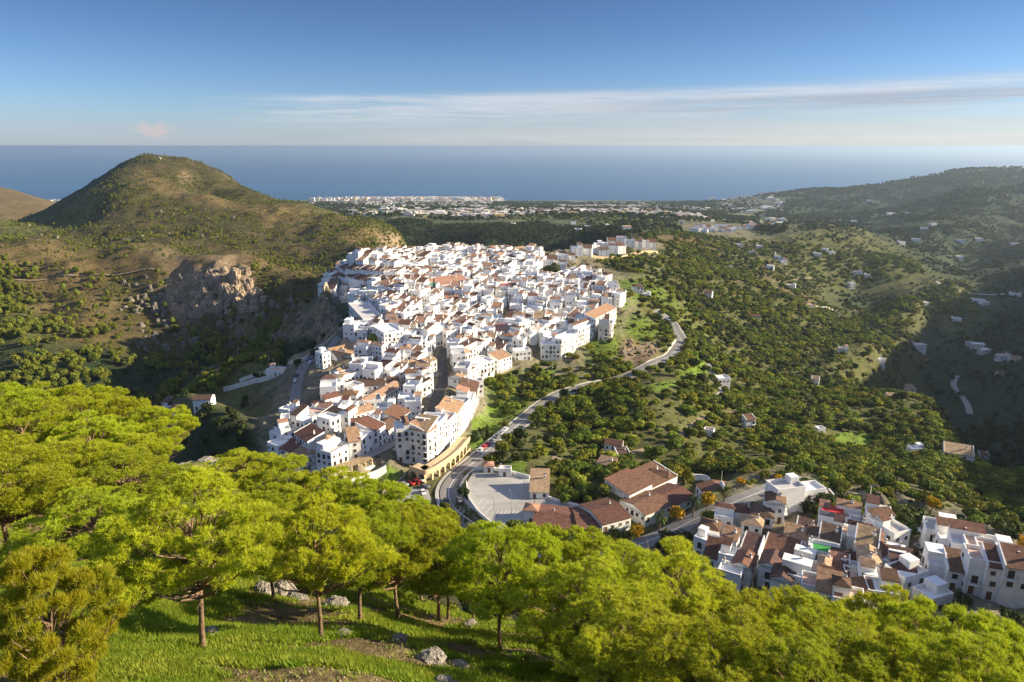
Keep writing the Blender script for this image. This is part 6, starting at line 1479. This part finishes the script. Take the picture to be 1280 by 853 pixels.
def palm(u,v,h,label,sc_=1):
    x,y,z=W(u,v); r=np.random.default_rng(int(u*3)); o=empty('palm_tree',(x,y,z),r.uniform(0,6)); tag(o,label,'palm tree','palms along the lower road')
    b=MB(); b.tube((0,0,-.4),(.1,0,h*.5),.32*sc_,.26*sc_,M_TRK,8,False); b.tube((.1,0,h*.5),(0,0,h),.26*sc_,.3*sc_,M_TRK,8); link('trunk',b.mesh('trunk'),o)
    vs=[];fs=[]
    for i in range(46):
        a=r.uniform(0,6.28); el_=r.uniform(-.5,1.3); L_=r.uniform(2.2,3.0)*sc_; prev=None; K=7
        d=np.array([math.cos(a)*math.cos(el_),math.sin(a)*math.cos(el_),math.sin(el_)]); p=np.array([0,0,h]); side=np.array([-math.sin(a),math.cos(a),0])
        for k in range(K):
            q=p+d*L_/K; d=d+np.array([0,0,-.22]); d/=np.linalg.norm(d)
            wd=.42*sc_*math.sin(math.pi*(k+1.2)/(K+1.2))
            for sg in (-1,1):
                o_=len(vs); vs+= [p,q,q+side*sg*wd-np.array([0,0,.12])+d*.25]; fs.append((o_,o_+1,o_+2))
            p=q
    link('fronds',mesh_np('fronds',np.array(vs),np.array(fs),[M_PALM]),o)
palm(866,647,6.5,'tall date palm between the two yellow trees'); palm(824,664,5.0,'date palm at the foot of the tall white gable'); palm(766,680,4.6,'date palm before the arched porch of the curved hall'); palm(905,628,4.5,'date palm at the far end of the halls'); palm(1128,650,4.2,'palm among the dark trees of the knoll'); palm(1020,612,3.6,'small palm behind the tall blank house',.8)
# ------------------------------------------------------------------ cars, poles, lamps
def carmat(n,c): return mat(n,c,rough=.3,spec=.6)
CM={'white':carmat('car_white',(.75,.75,.75)),'silver':carmat('car_silver',(.4,.42,.44)),'dark':carmat('car_dark',(.03,.035,.05)),'red':carmat('car_red',(.5,.02,.02)),'blue':carmat('car_blue',(.04,.1,.3)),'grey':carmat('car_grey',(.15,.16,.17))}
M_TYRE=mat('tyre',(.02,.02,.02),rough=.9)
def car_body(m):
    b=MB(); prof=[(-2.1,.35),(-2.15,.75),(-1.95,.95),(-1.15,1.02),(-.55,1.45),(.9,1.48),(1.75,1.0),(2.1,.92),(2.15,.5),(2.1,.35)]
    n=len(prof); vs=[];ins=lambda z:.86-(.16*max(0,z-.95)/.5)
    for sx in(-1,1):
        for y,z in prof: vs.append((sx*ins(z),y,z))
    fs=[(i,(i+1)%n,n+(i+1)%n,n+i) for i in range(n)]+[tuple(range(n))[::-1],tuple(range(n,2*n))]; b.add(vs,fs,m); return b.mesh('car_body')
b=MB()
b.add([(-.72,-1.08,1.06),(.72,-1.08,1.06),(.68,-.6,1.43),(-.68,-.6,1.43)],[(0,1,2,3)],M_GLASS); b.add([(-.68,.98,1.46),(.68,.98,1.46),(.74,1.68,1.06),(-.74,1.68,1.06)],[(0,1,2,3)],M_GLASS)
for sx in(-1,1): b.add([(sx*.86,-.9,1.03),(sx*.86,1.45,1.03),(sx*.745,.95,1.42),(sx*.745,-.5,1.42)],[(0,1,2,3)],M_GLASS)
for v_ in range(len(b.v)):
    x,y,z=b.v[v_]; b.v[v_]=(x*1.03,y*1.015,z+.015)
CGL=b.mesh('car_windows'); b=MB(); b.tube((-.1,0,0),(.1,0,0),.32,.32,M_TYRE,10); b.tube((-.11,0,0),(.11,0,0),.16,.16,M_STEEL,8); CWH=b.mesh('wheel')
CB={k:car_body(m) for k,m in CM.items()}
def car(x,y,z,rz,colr,label,group='parked cars',k=1.0):
    o=empty('car',(x,y,z),rz,k); link('body',CB[colr],o); link('windows',CGL,o)
    for sx in(-1,1):
        for sy in(-1.3,1.35): link('wheel',CWH,o,(sx*.8,sy,.32))
    tag(o,label,'car',group); return o
def pave_z(x,y,road_=None):
    if road_: c_,z_,w_=ROADS[road_]; i=int(np.argmin((c_[:,0]-x)**2+(c_[:,1]-y)**2)); return float(z_[i])+.06
    return float(H(x,y))+.02
def car_px(u,v,colr,label,deg,road_=None,z=None,group='parked cars'):
    x,y,_=W(u,v); car(x,y,pave_z(x,y,road_) if z is None else z,R_(deg),colr,label,group)
for a in [(489,612,'dark','dark car at the rubble wall end of the car park',60),(493,618,'blue','blue car second from the rubble wall in the car park',60),(500,615,'silver','silver car in the car park behind the blue one',60),(505,607,'silver','silver car in the back row of the car park, next to the red cars',60),(513,605,'red','red car in the car park, hill side of the pair',60),(520,603,'red','red car in the car park, road side of the pair',60),(525,600,'white','white van-like car at the arcade end of the car park',60),(531,611,'grey','grey car parked by itself nearest to the arcade foot',75),(529,618,'white','white car in the open corner of the car park',20),(487,621,'dark','black car half hidden by the pine tops at the car park',60)]: car_px(*a,z=ZCP+.04)
def along(road_,f,off,colr,label,group='cars parked along the main road',flip=False):
    c_,z_,w_=ROADS[road_]; i=int(f*(len(c_)-2)); t=c_[i+1]-c_[i]; t/=np.linalg.norm(t); n_=np.array([-t[1],t[0]]); p=c_[i]+n_*off
    car(float(p[0]),float(p[1]),float(max(z_[i],H(*p)))+.07,math.atan2(t[1],t[0])-math.pi/2+(math.pi if flip else 0),colr,label,group)
def f_at(road_,u,v):
    x,y,_=W(u,v); c_=ROADS[road_][0]; return float(np.argmin((c_[:,0]-x)**2+(c_[:,1]-y)**2))/len(c_)
for u,v,o_,c_,l in [(561,625,1.6,'dark','dark car driving round the road bend by the plaza'),(575,622,-2.8,'grey','grey car behind the driving one, against the plaza wall'),(598,562,2.6,'white','white car parked below the green slope, first of the roadside line'),(603,558,2.6,'red','red car second in the roadside line'),(608,556,2.6,'red','dark red car third in the roadside line'),(614,551,2.6,'silver','silver car fourth in the roadside line'),(622,546,2.6,'grey','grey car fifth in the roadside line'),(628,541,2.6,'silver','silver car last before the fork of the road'),(634,538,2.6,'white','white car parked at the fork of the road'),(716,487,-2.6,'dark','dark car parked half way up the main road'),(724,485,-2.6,'white','white car parked half way up the main road'),(730,483,-2.6,'silver','silver car third in the row half way up the main road'),(738,481,-2.6,'grey','grey car fourth in the row half way up the main road'),(842,409,2.4,'dark','dark car near the top of the main road'),(838,404,2.4,'silver','silver car near the top of the main road'),(834,399,2.4,'white','white car near the top of the main road'),(830,395,2.4,'blue','blue car last visible on the main road')]:
    along('main',f_at('main',u,v),o_,c_,l)
for u,v,o_,c_,l in [(374,476,1.6,'white','white car on the gorge side street below the two dark trees'),(376,466,1.6,'dark','dark car on the gorge side street near its top bend'),(380,458,1.6,'silver','silver car at the top bend of the gorge side street'),(385,452,-1.6,'white','white car at the corner where the school road begins'),(390,449,1.6,'blue','blue car in the row towards the school'),(397,445,1.6,'silver','silver car in the row towards the school'),(403,441,1.6,'white','white car in the row beside the school parapet'),(370,503,1.6,'dark','dark car low on the gorge side street')]:
    along('left',f_at('left',u,v),o_,c_,l,'cars on the gorge side street')
for a in [(1152,688,'silver','silver car in the lane of the barrio',20),(1160,694,'dark','dark car in the lane of the barrio',20),(1166,702,'white','white car in the lane of the barrio beside the terraced block',20),(1274,700,'silver','silver car at the photo edge above the terraced block',50),(1270,694,'dark','dark car at the photo edge above the terraced block',50)]: car_px(*a,group='cars in the barrio')
for i,(u,v,c_) in enumerate([(455,435,'dark'),(459,440,'silver'),(463,445,'white'),(447,443,'blue'),(452,448,'dark')]): car_px(u,v,c_,'%s car parked in the village parking court, %s from the round tree'%({'dark':'dark','silver':'silver','white':'white','blue':'blue'}[c_],['first','second','third','fourth','fifth'][i]),-20)
# street lamps of the plaza and road
def lamp(u,v,h,label,z=None,rz=0):
    x,y,zz=W(u,v); o=empty('street_lamp',(x,y,zz if z is None else z),rz); tag(o,label,'street lamp','lamp posts')
    b=MB(); b.tube((0,0,-.3),(0,0,h),.11,.06,M_STEEL,6); link('post',b.mesh('post'),o)
    b=MB(); b.tube((0,0,h),(1.4,0,h+.25),.05,.04,M_STEEL,5); b.box(1.1,1.9,-.16,.16,h+.2,h+.32,M_STEEL); link('lamp_head',b.mesh('lamp_head'),o)
for a in [(639,645,9,'lamp post on the plaza beside the gate tower',ZPL+.13,2),(618,655,9,'lamp post at the near corner of the plaza',ZPL+.13,2),(586,640,8,'lamp post on the footway outside the curved plaza wall',None,0),(663,630,8,'lamp post against the plaza pavilion',ZPL+.13,3),(655,612,8,'lamp post at the far corner of the plaza',ZPL+.13,3),(690,478,9,'lamp post on the slope path below the cliff-edge houses',None,1),(780,452,8,'lamp post beside the upper main road',None,1)]: lamp(*a)
def pole(u,v,h,label,cat='utility pole',arm=True,nm='utility_pole',r=.12,top=None):
    x,y,z=W(u,v); o=empty(nm,(x,y,z)); tag(o,label,cat)
    b=MB(); b.tube((0,0,-.5),(0,0,h),r,r*.6,M_WHITE2 if nm=='utility_pole' else M_STEEL,6); link('post',b.mesh('pole'),o)
    if arm: b=MB(); b.box(-.7,.7,-.05,.05,h-.6,h-.48,M_WOOD); link('crossarm',b.mesh('arm'),o)
    if top: b=MB(); [b.tube((math.cos(t)*.3,math.sin(t)*.3,h*.55),(0,0,h),.04,.03,M_STEEL,4) for t in (0,2.1,4.2)]; b.box(-.25,.25,-.25,.25,h*.97,h*.985,M_STEEL); link('antenna',b.mesh('antenna'),o)
pole(1083,648,11,'tall pale pole on the scrubby knoll with a cross arm',r=.2)
pole(499,352,26,'slender steel mast rising from the village roofs','mast',False,'mast',.3,True)
pole(901,608,6,'short white pole by the roundabout',arm=False); pole(690,470,7,'pole above the stone terrace edge'); pole(1000,520,7,'wooden pole in the dense orchard')
# tower on the hill summit
x,y,z=W(199,199); o=empty('lookout_ruin',(x,y,z)); tag(o,'tiny ruined lookout block on the hill summit','ruin')
b=MB(); b.box(-4,4,-3,3,-2,3,M_STONE); link('wall',b.mesh('ruin_wall'),o); b=MB(); b.box(-1,1,-1,1,3.01,4.4,M_WHITE2); link('top_block',b.mesh('ruin_top'),o)
bpy.context.view_layer.update()
